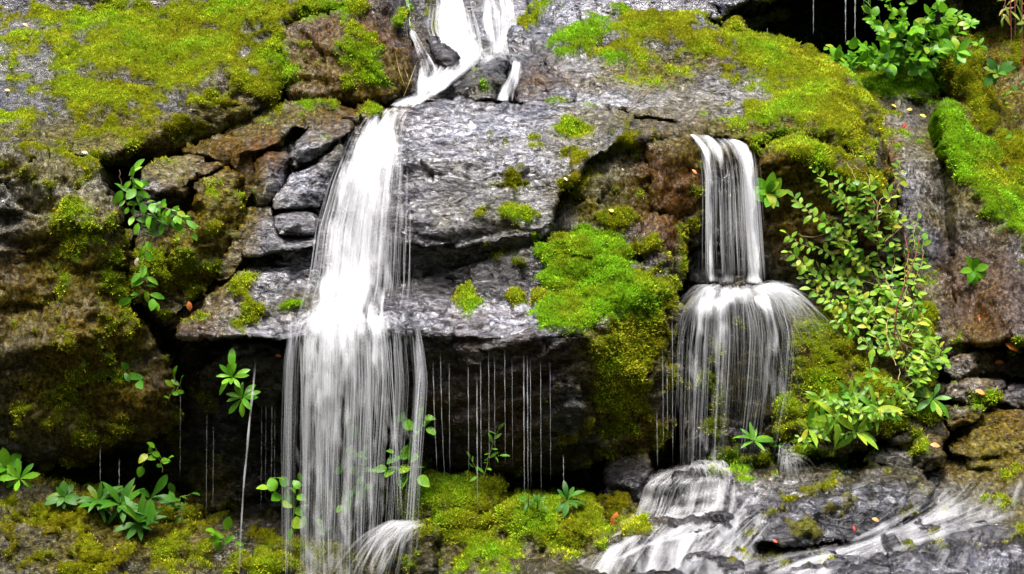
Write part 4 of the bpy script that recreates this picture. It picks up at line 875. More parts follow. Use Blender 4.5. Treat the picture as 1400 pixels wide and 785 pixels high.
# a few heavy ropes of water that leave the lip on their own
ropes = [(398, 462, 392, 820, .009), (412, 466, 418, 820, .006), (428, 460, 440, 820, .010), (444, 458, 450, 820, .011), (462, 458, 466, 820, .009), (476, 460, 480, 820, .007), (505, 462, 508, 740, .010), (530, 462, 545, 720, .011), (576, 500, 560, 735, .009), (574, 470, 566, 700, .006), (486, 460, 492, 820, .006)]
ll, rr, dd = [], [], []
for x0, y0, x1, y1, r in ropes:
    for q in range(5):
        s = np.linspace(0, 1, 24); o1, o2 = rng.normal(0, 2.4, 2)
        ll.append(P(x0 + o1 + (x1 + o2 - x0 - o1) * s ** .8, y0 + (y1 - y0) * s, -.62 - .08 * s + rng.normal(0, .02)))
        rr.append(r * rng.uniform(.15, .5) * (1 - .3 * s)); dd.append(rng.uniform(.08, .26) * sstep(0, .06, s) * sstep(0, .2, 1 - s))
strand_obj(W2, np.array(ll), np.array(rr), np.array(dd), org=base)
L = fan(420, (405, 560), (428, 446), -.42, (0, .45), (-.35, .3), (.1, .9), .04, .26, bias=.5); strand_obj(W2, L, *taper(420, 14, .0015, .004, .08, .3), org=base)
# the stray jet on the stone at its foot
L = fan(240, (540, 585), (712, 722), -.58, (-.75, .45), (-.35, .3), (.0, .55), .05, .30); strand_obj(W2, L, *taper(240, 14, .0012, .004, .10, .34), org=base)
flow_sheet(W2, [(578, 712, -.60), (540, 722, -.66), (510, 745, -.72), (495, 790, -.76), (492, 830, -.78)], [(590, 716, -.6), (570, 730, -.68), (550, 760, -.74), (540, 790, -.78), (536, 830, -.8)], lambda u, y: .58 - .25 * u - .1 * sstep(740, 790, y), 2, nu=20, nv=30, org=base)

# --- right fall
base = P(1000, 400, 0)
W3 = empty('waterfall', base, 'narrow white waterfall at right, dropping onto a rounded rock and bursting into a fan', 'waterfall', 'white falls of the stream')
LC = [(925, 174, .62), (944, 188, .42), (958, 204, .28), (964, 240, .20), (965, 300, .12), (965, 392, .0)]
RC = [(1010, 192, .60), (1024, 196, .42), (1030, 206, .28), (1033, 240, .2), (1037, 310, .12), (1043, 394, .0)]
def d4(u, y): return .16 + .60 * sstep(.58, .92, u) + .46 * band(u, .07, .07) + .22 * band(u, .36, .07) + .34 * sstep(240, 200, y) + .3 * sstep(370, 392, y)
flow_sheet(W3, LC, RC, d4, 4, nu=44, nv=80, org=base, wob=.04, gap=.03, patch=.25, feather=.1)
us = np.concatenate([rng.normal(.9, .07, 200), rng.normal(.03, .03, 40), rng.uniform(0, 1, 150)]); n = len(us); v0 = rng.uniform(.12, .5, n); v1 = np.minimum(1, v0 + rng.uniform(.3, .8, n))
strand_obj(W3, bank_strands(LC, RC, us, v0, v1, jy=.04), *taper(n, 24, .0006, .002, .06, .26), org=base)
flow_sheet(W3, [(950, 388, .06), (952, 396, -.06), (944, 408, -.14), (936, 425, -.18)], [(1048, 386, .06), (1058, 394, -.06), (1072, 404, -.14), (1086, 425, -.16)], lambda u, y: .66 - .4 * sstep(408, 426, y) - .5 * np.abs(u - .42) ** 1.5, 3, nu=30, nv=16, org=base, gap=.05, wob=.09, ends_=(.3, .3))
L = fan(340, (965, 1050), (392, 404), -.06, (.0, .28), (-.35, .3), (.05, .6), .03, .5, K=18, bias=1.25); strand_obj(W3, L, *taper(340, 18, .0008, .0034, .04, .22, (.08, .7)), org=base)
L = fan(460, (1020, 1060), (392, 402), -.04, (1.0, .5), (-.25, .35), (.0, 1.0), .03, .34, K=18); strand_obj(W3, L, *taper(460, 18, .0006, .0018, .10, .42, (.08, .6)), org=base)
L = fan(200, (960, 990), (392, 402), -.04, (-.55, .3), (-.25, .3), (.1, .8), .03, .34, K=18); strand_obj(W3, L, *taper(200, 18, .0006, .002, .05, .22, (.08, .6)), org=base)
LD = [(950, 400, -.16), (936, 425, -.24), (930, 470, -.28), (927, 560, -.3), (926, 660, -.32)]
RD = [(1055, 398, -.16), (1080, 420, -.24), (1090, 455, -.28), (1084, 540, -.3), (1064, 640, -.32)]
def d5(u, y): return (.20 + .10 * band(u, .9, .1) - .12 * band(u, .68, .08) + .34 * band(u, .14, .09) + .3 * band(u, .36, .08) + .22 * band(u, .78, .06) - .16 * band(u, .55, .06)) * (1 - .30 * sstep(430, 620, y)) + .42 * sstep(440, 405, y)
flow_sheet(W3, LD, RD, d5, 3, nu=50, nv=70, org=base, wob=.05, gap=.045)
cl = rng.choice(8, 150); cen = np.array([.02, .12, .2, .34, .42, .62, .78, .93]); us = cen[cl] + rng.normal(0, .035, 150); v0 = rng.uniform(.0, .3, 150); v1 = np.minimum(1, v0 + rng.uniform(.35, 1, 150))
strand_obj(W3, bank_strands(LD, RD, us, v0, v1, jy=.08), *taper(150, 24, .0006, .002, .06, .24, (.06, .3)), org=base)

# --- lower stream sliding over the bedrock
base = P(950, 700, -.4)
W4 = empty('cascade', base, 'low white cascade sliding over the dark bedrock steps below the right fall', 'waterfall', 'white falls of the stream')
HG = ('streambed45', 'ledge46', 'boulder49')
def slide(left, right, dens, layers=2, nu=40, nv=50, off=.03):
    l3 = [(x, y, -.3) for x, y in left]; r3 = [(x, y, -.3) for x, y in right]
    flow_sheet(W4, l3, r3, dens, layers, nu=nu, nv=nv, hug=HG, off=off, wob=.02, gap=.02, org=base, ends_=(.22, .18), mat=WFILM)
slide([(922, 634), (900, 650), (880, 664), (873, 690), (866, 712)], [(1000, 628), (1006, 644), (1004, 660), (1000, 690), (996, 702)], lambda u, y: .52 + .3 * sstep(655, 640, y) + .2 * band(u, .75, .15) - .25 * band(u, .35, .14) * sstep(660, 680, y) + .25 * sstep(690, 702, y), 3)
slide([(872, 698), (852, 722), (834, 745), (800, 800)], [(1006, 686), (1000, 704), (960, 735), (930, 800)], lambda u, y: .42 + .12 * np.sin(u * 11) - .15 * sstep(730, 780, y), 3)
slide([(930, 700), (900, 745), (860, 800)], [(1040, 690), (1030, 740), (1020, 800)], lambda u, y: .34 + .06 * np.sin(u * 17 + y * .05), 2)
slide([(1066, 618), (1046, 650), (1006, 700), (950, 745), (880, 800)], [(1215, 636), (1140, 664), (1080, 694), (1030, 735), (1000, 800)], lambda u, y: .36 + .3 * sstep(650, 632, y) * sstep(.9, .5, u) + .06 * np.sin(u * 14), 2)
slide([(1300, 650), (1246, 700), (1196, 735), (1120, 762), (1020, 800)], [(1420, 700), (1330, 715), (1250, 742), (1190, 772), (1150, 800)], lambda u, y: .26 + .42 * band(u, .4, .22), 2)
slide([(1150, 742), (1080, 752), (1000, 765), (900, 800)], [(1260, 744), (1200, 768), (1160, 800), (1100, 820)], lambda u, y: .30 + .08 * np.sin(u * 12), 2)
slide([(800, 745), (760, 765), (720, 800)], [(860, 735), (850, 765), (840, 800)], lambda u, y: .32 + .3 * band(u, .8, .2), 2, nu=20, nv=24)
slide([(1280, 640), (1200, 690), (1120, 740), (1040, 800)], [(1420, 640), (1410, 700), (1400, 760), (1390, 810)], lambda u, y: .10 + 0 * y, 2)
slide([(1060, 640), (1000, 690), (960, 740), (930, 800)], [(1240, 650), (1120, 690), (1050, 740), (1010, 800)], lambda u, y: .20 + 0 * y, 2)
for pts, w, dn in (([(955, 636), (948, 664), (942, 694), (905, 708), (872, 726), (838, 752), (806, 800)], 15, .5), ([(985, 636), (984, 664), (980, 694), (940, 712), (902, 738), (880, 800)], 12, .55), ([(1004, 640), (1002, 690), (985, 716), (936, 742), (916, 800)], 10, .45),
                   ([(926, 640), (896, 654), (880, 690), (872, 704), (848, 722)], 9, .5), ([(1000, 696), (960, 704), (900, 712), (860, 722), (824, 748)], 8, .55), ([(985, 724), (930, 734), (880, 746), (836, 770)], 7, .5), ([(1075, 640), (1120, 642), (1180, 646)], 6, .5),
                   ([(1340, 690), (1262, 712), (1196, 738), (1110, 764), (1040, 790)], 12, .5), ([(1292, 668), (1246, 700), (1204, 722), (1150, 748)], 9, .45), ([(1400, 700), (1320, 722), (1240, 744), (1180, 770)], 8, .35), ([(1076, 624), (1062, 650), (1024, 690), (1000, 720), (962, 760)], 12, .3), ([(1150, 650), (1090, 676), (1046, 712), (1000, 760)], 10, .26)):
    nx = [(b[1] - a[1], a[0] - b[0]) for a, b in zip(pts[:-1] + pts[-2:-1], pts[1:] + pts[-1:])]
    nl = [max(1e-6, math.hypot(*n)) for n in nx]
    slide([(p[0] - n[0] / l * w, p[1] - n[1] / l * w * .6) for p, n, l in zip(pts, nx, nl)], [(p[0] + n[0] / l * w, p[1] + n[1] / l * w * .6) for p, n, l in zip(pts, nx, nl)], lambda u, y, dn=dn: dn * (1 - 2 * np.abs(u - .5)) * 1.5 + 0 * y, 3, nu=14, nv=44, off=.045)
L = fan(260, (940, 1000), (634, 644), -.18, (0, .45), (-.3, .3), (.1, .9), .02, .22); strand_obj(W4, L, *taper(260, 14, .0015, .0035, .08, .28), org=base)
L = fan(150, (1060, 1090), (618, 640), -.15, (.1, .35), (-.2, .3), (.3, 1.3), .02, .3); strand_obj(W4, L, *taper(150, 14, .0012, .003, .08, .3), org=base)
def slide_threads(left, right, n, v=(.0, .7), ln=(.1, .35)):
    A, B = resample([(x, y, 0) for x, y in left], 100), resample([(x, y, 0) for x, y in right], 100)
    us = rng.random(n); v0 = rng.uniform(*v, n); v1 = np.minimum(1, v0 + rng.uniform(*ln, n)); K = 16
    vv = v0[:, None] + (v1 - v0)[:, None] * np.linspace(0, 1, K); i = np.clip((vv * 99), 0, 99).astype(int)
    x = A[i, 0] * (1 - us[:, None]) + B[i, 0] * us[:, None]; y = A[i, 1] * (1 - us[:, None]) + B[i, 1] * us[:, None]
    D = front(x.ravel(), y.ravel(), HG); D = np.where(np.isnan(D), 0, D)
    pos = P(x.ravel(), y.ravel(), D - .045).reshape(n, K, 3)
    for _ in range(2): pos[:, 1:-1] = (pos[:, :-2] + 2 * pos[:, 1:-1] + pos[:, 2:]) / 4
    strand_obj(W4, pos, *taper(n, K, .0008, .0028, .08, .34), org=base)
slide_threads([(922, 638), (880, 664), (868, 706), (834, 745), (790, 800)], [(1004, 634), (1006, 660), (1000, 700), (960, 735), (930, 800)], 140)
slide_threads([(1066, 622), (1006, 700), (900, 790)], [(1215, 640), (1080, 696), (1000, 790)], 70)
slide_threads([(1300, 655), (1196, 735), (1020, 800)], [(1400, 690), (1250, 742), (1150, 800)], 60)

# --- thin threads dripping on their own
def trickle(pts, r, label, a=.55):
    pl = resample(pts, 28); p = P(pl[:, 0] + .15 * np.sin(np.arange(28) * .9 + pts[0][0]), pl[:, 1], pl[:, 2])
    s = np.linspace(0, 1, 28)
    rd = r * (.75 + .5 * np.abs(np.sin(s * 19 + pts[0][0]))) * (1 - .45 * s)
    al = a * (1 - .55 * s) * (.7 + .3 * np.sin(s * 31 + pts[0][0])) * sstep(0, .22, s) * sstep(0, .2, 1 - s)
    base = p[-1]
    V, q, D = tubes(p[None], rd[None], al[None])
    o = link('trickle', make_mesh('trickle', V - base, q.ravel(), np.full(len(q), 4), WSTRAND, True, {'dens': np.clip(D, 0, 1)}), None, base)
    return tag(o, label, 'trickle', 'thin threads of dripping water')
trickle([(350, 492, -.36), (341, 580, -.42), (332, 680, -.44), (326, 800, -.46)], .0085, 'bright slanting thread of water falling past the leafy rosette under the dark block', .55)
ORD = 'first second third fourth fifth sixth seventh eighth ninth tenth eleventh twelfth thirteenth fourteenth fifteenth sixteenth'.split()
drips = sorted(((614, 492, 648, .003), (640, 495, 650, .004), (652, 512, 700, .006), (657, 489, 655, .004), (668, 477, 650, .003), (676, 485, 640, .0025), (690, 476, 640, .003), (700, 486, 640, .002), (716, 484, 684, .006), (721, 484, 676, .005), (725, 488, 668, .003), (739, 490, 680, .003), (752, 492, 660, .002), (770, 620, 672, .003), (592, 493, 650, .0035), (602, 480, 660, .003)))
for i, (x, y0, y1, r) in enumerate(drips):
    trickle([(x, y0, -.58), (x + (2 if x < 610 else .5), (y0 + y1) / 2, -.60), (x + (6 if x < 610 else 1), y1, -.62)], r * .8, ORD[i] + ' water thread from the left among those dripping from the central lip', .42)
for i, (x, y0, y1, r) in enumerate(sorted(((283, 560, 705, .003), (292, 575, 700, .003), (358, 545, 700, .003), (364, 520, 690, .003), (372, 530, 690, .0045), (376, 545, 700, .003), (247, 520, 660, .002)))):
    trickle([(x, y0, .08), (x - 1, y1, .04)], r * .9, ORD[i] + ' faint water thread from the left in the hollow beside the main fall', .5)
for x, y0, y1 in ((137, 610, 662), (163, 626, 700)):
    trickle([(x, y0, -.08), (x, y1, -.1)], .003, ('left' if x < 150 else 'right') + ' of two short drips falling from the left rock wall', .5)
for i, (x, y0, y1) in enumerate(((898, 560, 640), (906, 470, 620), (912, 500, 600), (919, 420, 640))):
    trickle([(x, y0, -.12), (x + 1, y1, -.14)], .003, ORD[i] + ' thin drip from the left between the mossy corner and the right fall', .45)
for i, (x, y0, y1, r) in enumerate(((1049, 38, 50, .003), (1112, -20, 50, .004), (1156, -20, 62, .006), (1169, -20, 62, .007), (1181, -20, 22, .004), (1187, -20, 18, .004))):
    trickle([(x, y0, 2.35), (x, y1, 2.35)], r, ORD[i] + ' water thread from the left in the dark top right hollow', .6)
# ------------------------------------------------------------------ plants
def leaf_material(name, dark, light, vein, rough=.38, trans=.4):
    m, nt, b, mk = nodes(name)
    oi = nt.nodes.new('ShaderNodeObjectInfo')
    geo = nt.nodes.new('ShaderNodeNewGeometry')
    c = ramp(nt, oi.outputs['Random'], [(.0, dark), (.9, light), (1.0, vein)])
    n = tnoise(nt, geo.outputs['Position'], 60, 3)
    c = mixc(nt, .5, c, ramp(nt, n, [(.3, (.6, .6, .5)), (.7, (1.3, 1.3, 1.2))]), 'MULTIPLY')
    nt.links.new(c, b.inputs['Base Color']); b.inputs['Roughness'].default_value = rough; b.inputs['Specular IOR Level'].default_value = .18
    t = nt.nodes.new('ShaderNodeBsdfTranslucent'); nt.links.new(c, t.inputs[0])
    mx = nt.nodes.new('ShaderNodeMixShader'); mx.inputs[0].default_value = trans
    nt.links.new(b.outputs[0], mx.inputs[1]); nt.links.new(t.outputs[0], mx.inputs[2])
    nt.links.new(mx.outputs[0], nt.nodes['Material Output'].inputs['Surface'])
    return m
def plain(name, c, rough=.6):
    m, nt, b, mk = nodes(name)
    geo = nt.nodes.new('ShaderNodeNewGeometry'); n = tnoise(nt, geo.outputs['Position'], 50, 4)
    nt.links.new(ramp(nt, n, [(.3, tuple(x * .6 for x in c)), (.7, tuple(min(1, x * 1.3) for x in c))]), b.inputs['Base Color'])
    b.inputs['Roughness'].default_value = rough
    return m
LM = {'fresh': leaf_material('fresh_leaf', (.045, .17, .006), (.13, .31, .012), (.26, .30, .02)),
      'dark': leaf_material('glossy_leaf', (.016, .070, .004), (.045, .15, .007), (.11, .16, .01), .5, .3),
      'vine': leaf_material('vine_leaf', (.06, .19, .010), (.22, .36, .025), (.40, .38, .04)),
      'pale': leaf_material('pale_leaf', (.07, .16, .012), (.22, .27, .04), (.30, .25, .05))}
STEM = {'green': plain('green_stem', (.16, .20, .03)), 'brown': plain('brown_stem', (.10, .055, .02)), 'tan': plain('tan_stem', (.27, .20, .05)), 'red': plain('red_stem', (.22, .05, .03))}
def leaf_mesh(name, w, mat, droop, tipw=.5, fold=.14):
    V, F = [], []
    ts = [0, .12, .3, .5, .7, .87, 1.0]
    for t in ts:
        ww = w * .5 * (math.sin(math.pi * min(1, t ** tipw * .97 + .015)) ** .8 if t < 1 else .02)
        z = -droop * t * t; y = t * (1 - droop * .25 * t)
        V += [(-ww, y, z + fold * ww), (0, y, z), (ww, y, z + fold * ww)]
    for i in range(len(ts) - 1):
        a = i * 3
        F += [(a, a + 1, a + 4, a + 3), (a + 1, a + 2, a + 5, a + 4)]
    me = bpy.data.meshes.new(name); me.from_pydata(V, [], F); me.polygons.foreach_set('use_smooth', [True] * len(F))
    me.materials.append(mat); return me
LEAF = {}
for k, m in LM.items():
    LEAF[k, 'long'] = [leaf_mesh('leaf', .30, m, d, 1.5) for d in (.15, .4, .65)]
    LEAF[k, 'oval'] = [leaf_mesh('leaf', .50, m, d, 1.0) for d in (.1, .3, .5)]
    LEAF[k, 'round'] = [leaf_mesh('leaf', .66, m, d, .75) for d in (.05, .2, .35)]
    LEAF[k, 'lance'] = [leaf_mesh('leaf', .26, m, d, .9) for d in (.1, .3, .6)]
def add_leaf(parent, base, dirn, up, length, key):
    me = random.choice(LEAF[key])
    y = Vector(dirn).normalized(); x = y.cross(Vector(up))
    if x.length < 1e-3: x = y.cross(Vector((1, 0, 0)))
    x.normalize(); z = x.cross(y)
    o = bpy.data.objects.new('leaf', me); COL.objects.link(o); o.parent = parent
    M = Matrix((x, y, z)).transposed().to_4x4() @ Matrix.Diagonal((length * random.uniform(.85, 1.15), length, length, 1)); M.translation = Vector(base)
    o.matrix_local = M
    return o
def stem_obj(parent, pls, r, mat, org, name='stem'):
    for pl in pls:
        pl = np.asarray(pl); K = len(pl)
        V, q, D = tubes(pl[None], (r * np.linspace(1, .45, K))[None], np.ones((1, K)))
        link(name, make_mesh(name, V - org, q.ravel(), np.full(len(q), 4), STEM[mat], True), parent)
def mpx(Y): return (Y + CAMD) / (200.0 * CAMD)
def rosette(px, py, Y, n, ln, key, label, axis=(0, -.7, .7), spread=(35, 85), group=None, name='leafy_plant', cat='plant', tiers=1, step_px=(0, 0), squash=1.0):
    base = P(px, py, Y); org = Vector(base)
    t = empty(name, base, label, cat, group)
    ax = Vector(axis).normalized(); e1 = ax.cross(Vector((0, 0, 1) if abs(ax.z) < .9 else (1, 0, 0))).normalized(); e2 = ax.cross(e1)
    s = mpx(Y)
    for tier in range(tiers):
        o0 = Vector((step_px[0] * s * tier, 0, -step_px[1] * s * tier))
        for i in range(n):
            a = 2 * math.pi * (i + random.uniform(-.3, .3)) / n + tier * .4; th = math.radians(random.uniform(*spread))
            d = ax * math.cos(th) + (e1 * math.cos(a) + e2 * math.sin(a) * squash) * math.sin(th)
            add_leaf(t, o0 + d * ln * s * .06, d, ax + Vector((random.uniform(-.2, .2), 0, random.uniform(-.2, .2))), ln * s * random.uniform(.7, 1.15), key)
    k = 8; top = np.array(ax) * .03
    stem_obj(t, [np.linspace(base + np.array([0, .05, -.02]), base + top, k)], .006, 'green', base)
    return t
def stemmed(name, label, stems, ln, key, cat='plant', gap=9, stem='green', r=.003, group=None, opp=False, lift=0, limit=300, hug=False, up=(0, -.75, .65), pairs=1, t0=.12):
    """stems: lists of (x, y, Y); leaves set along them alternately"""
    if hug: stems = [[(x, y, front1(x, y, .2) - dY) for x, y, dY in st] for st in stems]
    base = P(*stems[0][0]); t = empty(name, base, label, cat, group)
    cnt = 0; pls = []
    for st in stems:
        L = sum(math.hypot(st[i + 1][0] - st[i][0], st[i + 1][1] - st[i][1]) for i in range(len(st) - 1))
        K = max(6, int(L / 5)); pl = resample(st, K)
        pl[1:, 0] += rng.normal(0, .8, K - 1); pl[1:, 1] += rng.normal(0, .6, K - 1)
        w = P(pl[:, 0], pl[:, 1], pl[:, 2]); pls.append(w)
        nl = int(L / gap)
        for i in range(nl + 1):
            f = t0 + (1 - t0) * i / max(nl, 1); j = min(int(f * (K - 1)), K - 2)
            tg = Vector(w[j + 1] - w[j]).normalized(); p = Vector(w[j] * (1 - (f * (K - 1) - j)) + w[j + 1] * (f * (K - 1) - j)) if f < 1 else Vector(w[-1])
            for sd in ((-1, 1) if opp else ((1 if i % 2 else -1),)):
                if cnt >= limit: continue
                n = Vector(up) + Vector(rng.normal(0, .38, 3)); side = tg.cross(n).normalized() * sd
                d = side * random.uniform(.6, 1.0) + tg * random.uniform(.1, .8) + Vector((0, -.25, random.uniform(-.45, .25)))
                if i == nl: d = tg + Vector((0, -.2, -.2))
                add_leaf(t, p - Vector(base) + d * .004, d, n, ln * mpx(pl[j, 2]) * random.uniform(.6, 1.2), key); cnt += 1
    stem_obj(t, pls, r, stem, base)
    return t
def wander(x0, y0, x1, y1, n=6, amp=8):
    return [(x0 + (x1 - x0) * i / n + (random.gauss(0, amp) if 0 < i < n else 0), y0 + (y1 - y0) * i / n + (random.gauss(0, amp) if 0 < i < n else 0), random.uniform(.05, .17)) for i in range(n + 1)]

# the climbing vine on the right boulder
vs = [wander(1228, 520, 1215, 265), wander(1225, 500, 1175, 215), wander(1222, 470, 1120, 300), wander(1222, 440, 1080, 345), wander(1215, 400, 1085, 270), wander(1235, 500, 1262, 330), wander(1240, 540, 1280, 470),
      wander(1200, 330, 1130, 250), wander(1200, 280, 1165, 205), wander(1160, 330, 1090, 320), wander(1200, 300, 1150, 220), wander(1210, 360, 1120, 340), wander(1205, 340, 1205, 240)]
stemmed('climbing_vine', 'tangled light green vine climbing the brown boulder, upper half of the tangle', vs, 14.5, ('vine', 'oval'), 'vine', gap=5.4, stem='tan', r=.0032, hug=True, t0=.2, group='climbing vines beside the right fall')
vs = [wander(1235, 470, 1110, 395), wander(1240, 510, 1140, 430), wander(1240, 540, 1165, 520), wander(1250, 470, 1255, 400), wander(1260, 450, 1285, 500), wander(1235, 450, 1150, 380), wander(1240, 480, 1180, 440), wander(1230, 430, 1200, 380), wander(1240, 500, 1210, 450), wander(1250, 520, 1262, 430), wander(1225, 420, 1165, 415), wander(1240, 460, 1240, 370)]
stemmed('climbing_vine', 'leafy middle of the vine tangle on the mossy slope, above the pinkish roots', vs, 14.5, ('vine', 'oval'), 'vine', gap=4.8, stem='tan', r=.003, hug=True, t0=.1, group='climbing vines beside the right fall')
vs = [wander(1240, 560, 1120, 575), wander(1245, 560, 1190, 500), wander(1250, 565, 1262, 500), wander(1240, 570, 1150, 540), wander(1250, 540, 1285, 480), wander(1200, 570, 1110, 540), wander(1180, 590, 1090, 600), wander(1210, 580, 1170, 560)]
stemmed('climbing_vine', 'lowest runners of the vine tangle, trailing to the stream', vs, 13, ('vine', 'oval'), 'vine', gap=4.6, stem='green', r=.003, hug=True, t0=.1, group='climbing vines beside the right fall')
vs = [wander(1220, 400, 1110, 230), wander(1215, 350, 1140, 240), wander(1210, 330, 1230, 225), wander(1225, 400, 1075, 320), wander(1220, 380, 1095, 360), wander(1230, 420, 1255, 300), wander(1200, 300, 1180, 210), wander(1215, 400, 1130, 300), wander(1215, 330, 1160, 270), wander(1230, 440, 1100, 380)]
stemmed('climbing_vine', 'finest leaved runners of the vine, spread over the brow of the brown boulder', vs, 12, ('vine', 'oval'), 'vine', gap=5.5, stem='tan', r=.0026, hug=True, t0=.25, group='climbing vines beside the right fall')
# bare reddish canes and roots of the vine
t = empty('dead_cane', P(1237, 310, .1), 'bare reddish brown cane standing out from the vine against the grey gully', 'twig')
stem_obj(t, [P(*np.array([(1222, 470, .0), (1226, 420, -.05), (1240, 380, -.05), (1242, 345, -.05), (1236, 318, -.03)]).T), P(*np.array([(1240, 380, -.05), (1252, 350, -.04), (1258, 322, -.02)]).T)], .006, 'red', P(1237, 310, .1))
t = empty('vine_root', P(1245, 470, .0), 'forked pinkish brown roots hanging under the vine', 'root')
stem_obj(t, [P(*np.array(c).T) for c in ([(1222, 430, .0), (1226, 452, -.04), (1236, 472, -.05), (1247, 486, -.05)], [(1226, 452, -.04), (1232, 476, -.06), (1240, 490, -.06)], [(1236, 472, -.05), (1250, 478, -.05)])], .006, 'brown', P(1245, 470, .0))
# grasses and broad leaves at its foot
for i, (x, y, n, l) in enumerate(((1105, 585, 9, 34), (1140, 570, 9, 36), (1170, 590, 9, 36), (1195, 560, 8, 34), (1160, 545, 8, 30), (1120, 545, 8, 28))):
    rosette(x, y, front1(x, y, -.1) - .06, n, l, ('vine', 'lance'), ['lanceolate plant at the left end of the leafy fringe under the vine', 'lanceolate plant in the middle of the fringe under the vine, arching right', 'lowest lanceolate plant under the vine, touching the stream', 'lanceolate plant at the right end of the fringe under the vine', 'upper lanceolate plant amid the moss under the vine', 'small lanceolate plant in the moss beside the fan of the right fall'][i], group='leafy fringe under the vine', axis=(.3, -.7, .2), spread=(30, 85))
rosette(1030, 603, -.05, 9, 30, ('fresh', 'lance'), 'fern like rosette growing behind the right fall on the mossy step', axis=(0, -.5, .8))
rosette(1072, 608, -.08, 6, 22, ('fresh', 'oval'), 'small leafy plant right of the right fall at stream level', axis=(0, -.5, .8))
rosette(1050, 262, front1(1050, 262, .3) - .08, 7, 27, ('fresh', 'oval'), 'bright green rosette on the dark rock beside the top of the right fall', axis=(0, -.9, .3), tiers=2, step_px=(2, 8), spread=(25, 80))
rosette(1275, 546, front1(1275, 546) - .05, 11, 28, ('fresh', 'long'), 'leafy rosette at the foot of the vine boulder, on the right', axis=(.1, -.7, .6))
rosette(1330, 369, front1(1330, 369) - .05, 7, 26, ('fresh', 'oval'), 'lone light green sprig on the steep dark right wall', axis=(0, -.8, .2))
rosette(1308, 72, 1.75, 10, 26, ('fresh', 'oval'), 'rosette on the mossy column at the right end of the leafy bush', axis=(0, -.7, .6))
rosette(1364, 100, 1.65, 10, 26, ('dark', 'oval'), 'glossy rosette on the dark mossy wall near the top right corner', axis=(-.1, -.8, .5))
rosette(1326, 34, 1.9, 8, 18, ('fresh', 'oval'), 'small bright plant on the mossy column near the top edge', axis=(0, -.7, .6))
rosette(1338, 62, 1.8, 5, 12, ('fresh', 'oval'), 'tiny plant in the dark cleft right of the mossy column', axis=(0, -.7, .6))
# leafy bush at the top right
def free(x0, y0, x1, y1, Y0, Y1, amp=6, n=5):
    return [(x0 + (x1 - x0) * i / n + (random.gauss(0, amp) if i else 0), y0 + (y1 - y0) * i / n + (random.gauss(0, amp) if i else 0), Y0 + (Y1 - Y0) * i / n) for i in range(n + 1)]
bs = [free(1220, 92, 1190, 10, 2.6, 2.3), free(1225, 92, 1215, -10, 2.6, 2.2), free(1228, 92, 1245, -15, 2.6, 2.2), free(1235, 92, 1280, -5, 2.6, 2.2), free(1240, 92, 1312, 12, 2.6, 2.2), free(1240, 94, 1310, 45, 2.6, 2.1), free(1235, 96, 1290, 80, 2.5, 2.0),
      free(1220, 96, 1170, 55, 2.6, 2.2), free(1215, 98, 1180, 85, 2.5, 2.1), free(1225, 96, 1225, 40, 2.5, 2.1), free(1232, 96, 1255, 60, 2.5, 2.1), free(1225, 98, 1205, 70, 2.4, 2.05), free(1240, 70, 1268, 25, 2.4, 2.1), free(1222, 60, 1200, 35, 2.4, 2.15)]
stemmed('leafy_bush', 'dense fresh green bush of pointed leaves under the overhang at top right', bs, 15, ('fresh', 'round'), 'bush', gap=4.2, stem='green', t0=.1)
stemmed('leafy_bush', 'front fringe of the top right bush, drooping over the mossy terrace', [free(1225, 90, 1185, 70, 2.3, 2.0), free(1230, 85, 1215, 92, 2.3, 1.95), free(1235, 80, 1250, 88, 2.3, 1.95), free(1245, 70, 1285, 66, 2.3, 1.95), free(1240, 60, 1262, 40, 2.3, 2.0), free(1230, 60, 1232, 25, 2.3, 2.0), free(1220, 60, 1195, 22, 2.3, 2.0), free(1245, 50, 1300, 28, 2.3, 2.0), free(1225, 80, 1202, 50, 2.3, 2.0), free(1240, 84, 1270, 84, 2.3, 1.95)], 17, ('fresh', 'round'), 'bush', gap=4.6, stem='green', t0=.1)
stemmed('leafy_plant', 'low leafy tail of small leaves at the left foot of the top right bush', [free(1175, 92, 1132, 62, 2.35, 2.15), free(1170, 94, 1140, 84, 2.35, 2.1), free(1172, 95, 1160, 70, 2.3, 2.1), free(1160, 95, 1150, 92, 2.3, 2.05)], 17, ('fresh', 'round'), gap=6)
stemmed('hanging_vine', 'hanging stems with pale leaves and reddish runners in the top right corner', [free(1395, -20, 1362, 22, 1.4, 1.3), free(1410, -15, 1380, 14, 1.4, 1.3), free(1410, 0, 1398, 26, 1.4, 1.3)], 20, ('pale', 'lance'), 'vine', gap=7, stem='red')
t = empty('hanging_vine', P(1382, 65, 1.3), 'long bare reddish stems dangling at the top right corner', 'vine')
stem_obj(t, [P(*np.array([(a, -20, 1.3), (b, 25, 1.3), (c, d, 1.3)]).T) for a, b, c, d in ((1381, 1382, 1383, 66), (1387, 1388, 1388, 48), (1398, 1397, 1398, 104))], .005, 'red', P(1382, 65, 1.3))
stemmed('leafy_plant', 'sparse twigs with tiny leaves on the mossy right wall near the picture edge', [[(1400, 130, 1.2), (1388, 122, 1.15), (1378, 128, 1.1)], [(1400, 112, 1.2), (1392, 108, 1.15)], [(1392, 160, 1.2), (1384, 150, 1.15), (1380, 142, 1.1)], [(1385, 185, 1.1), (1376, 178, 1.05)]], 12, ('fresh', 'oval'), gap=8, hug=False)
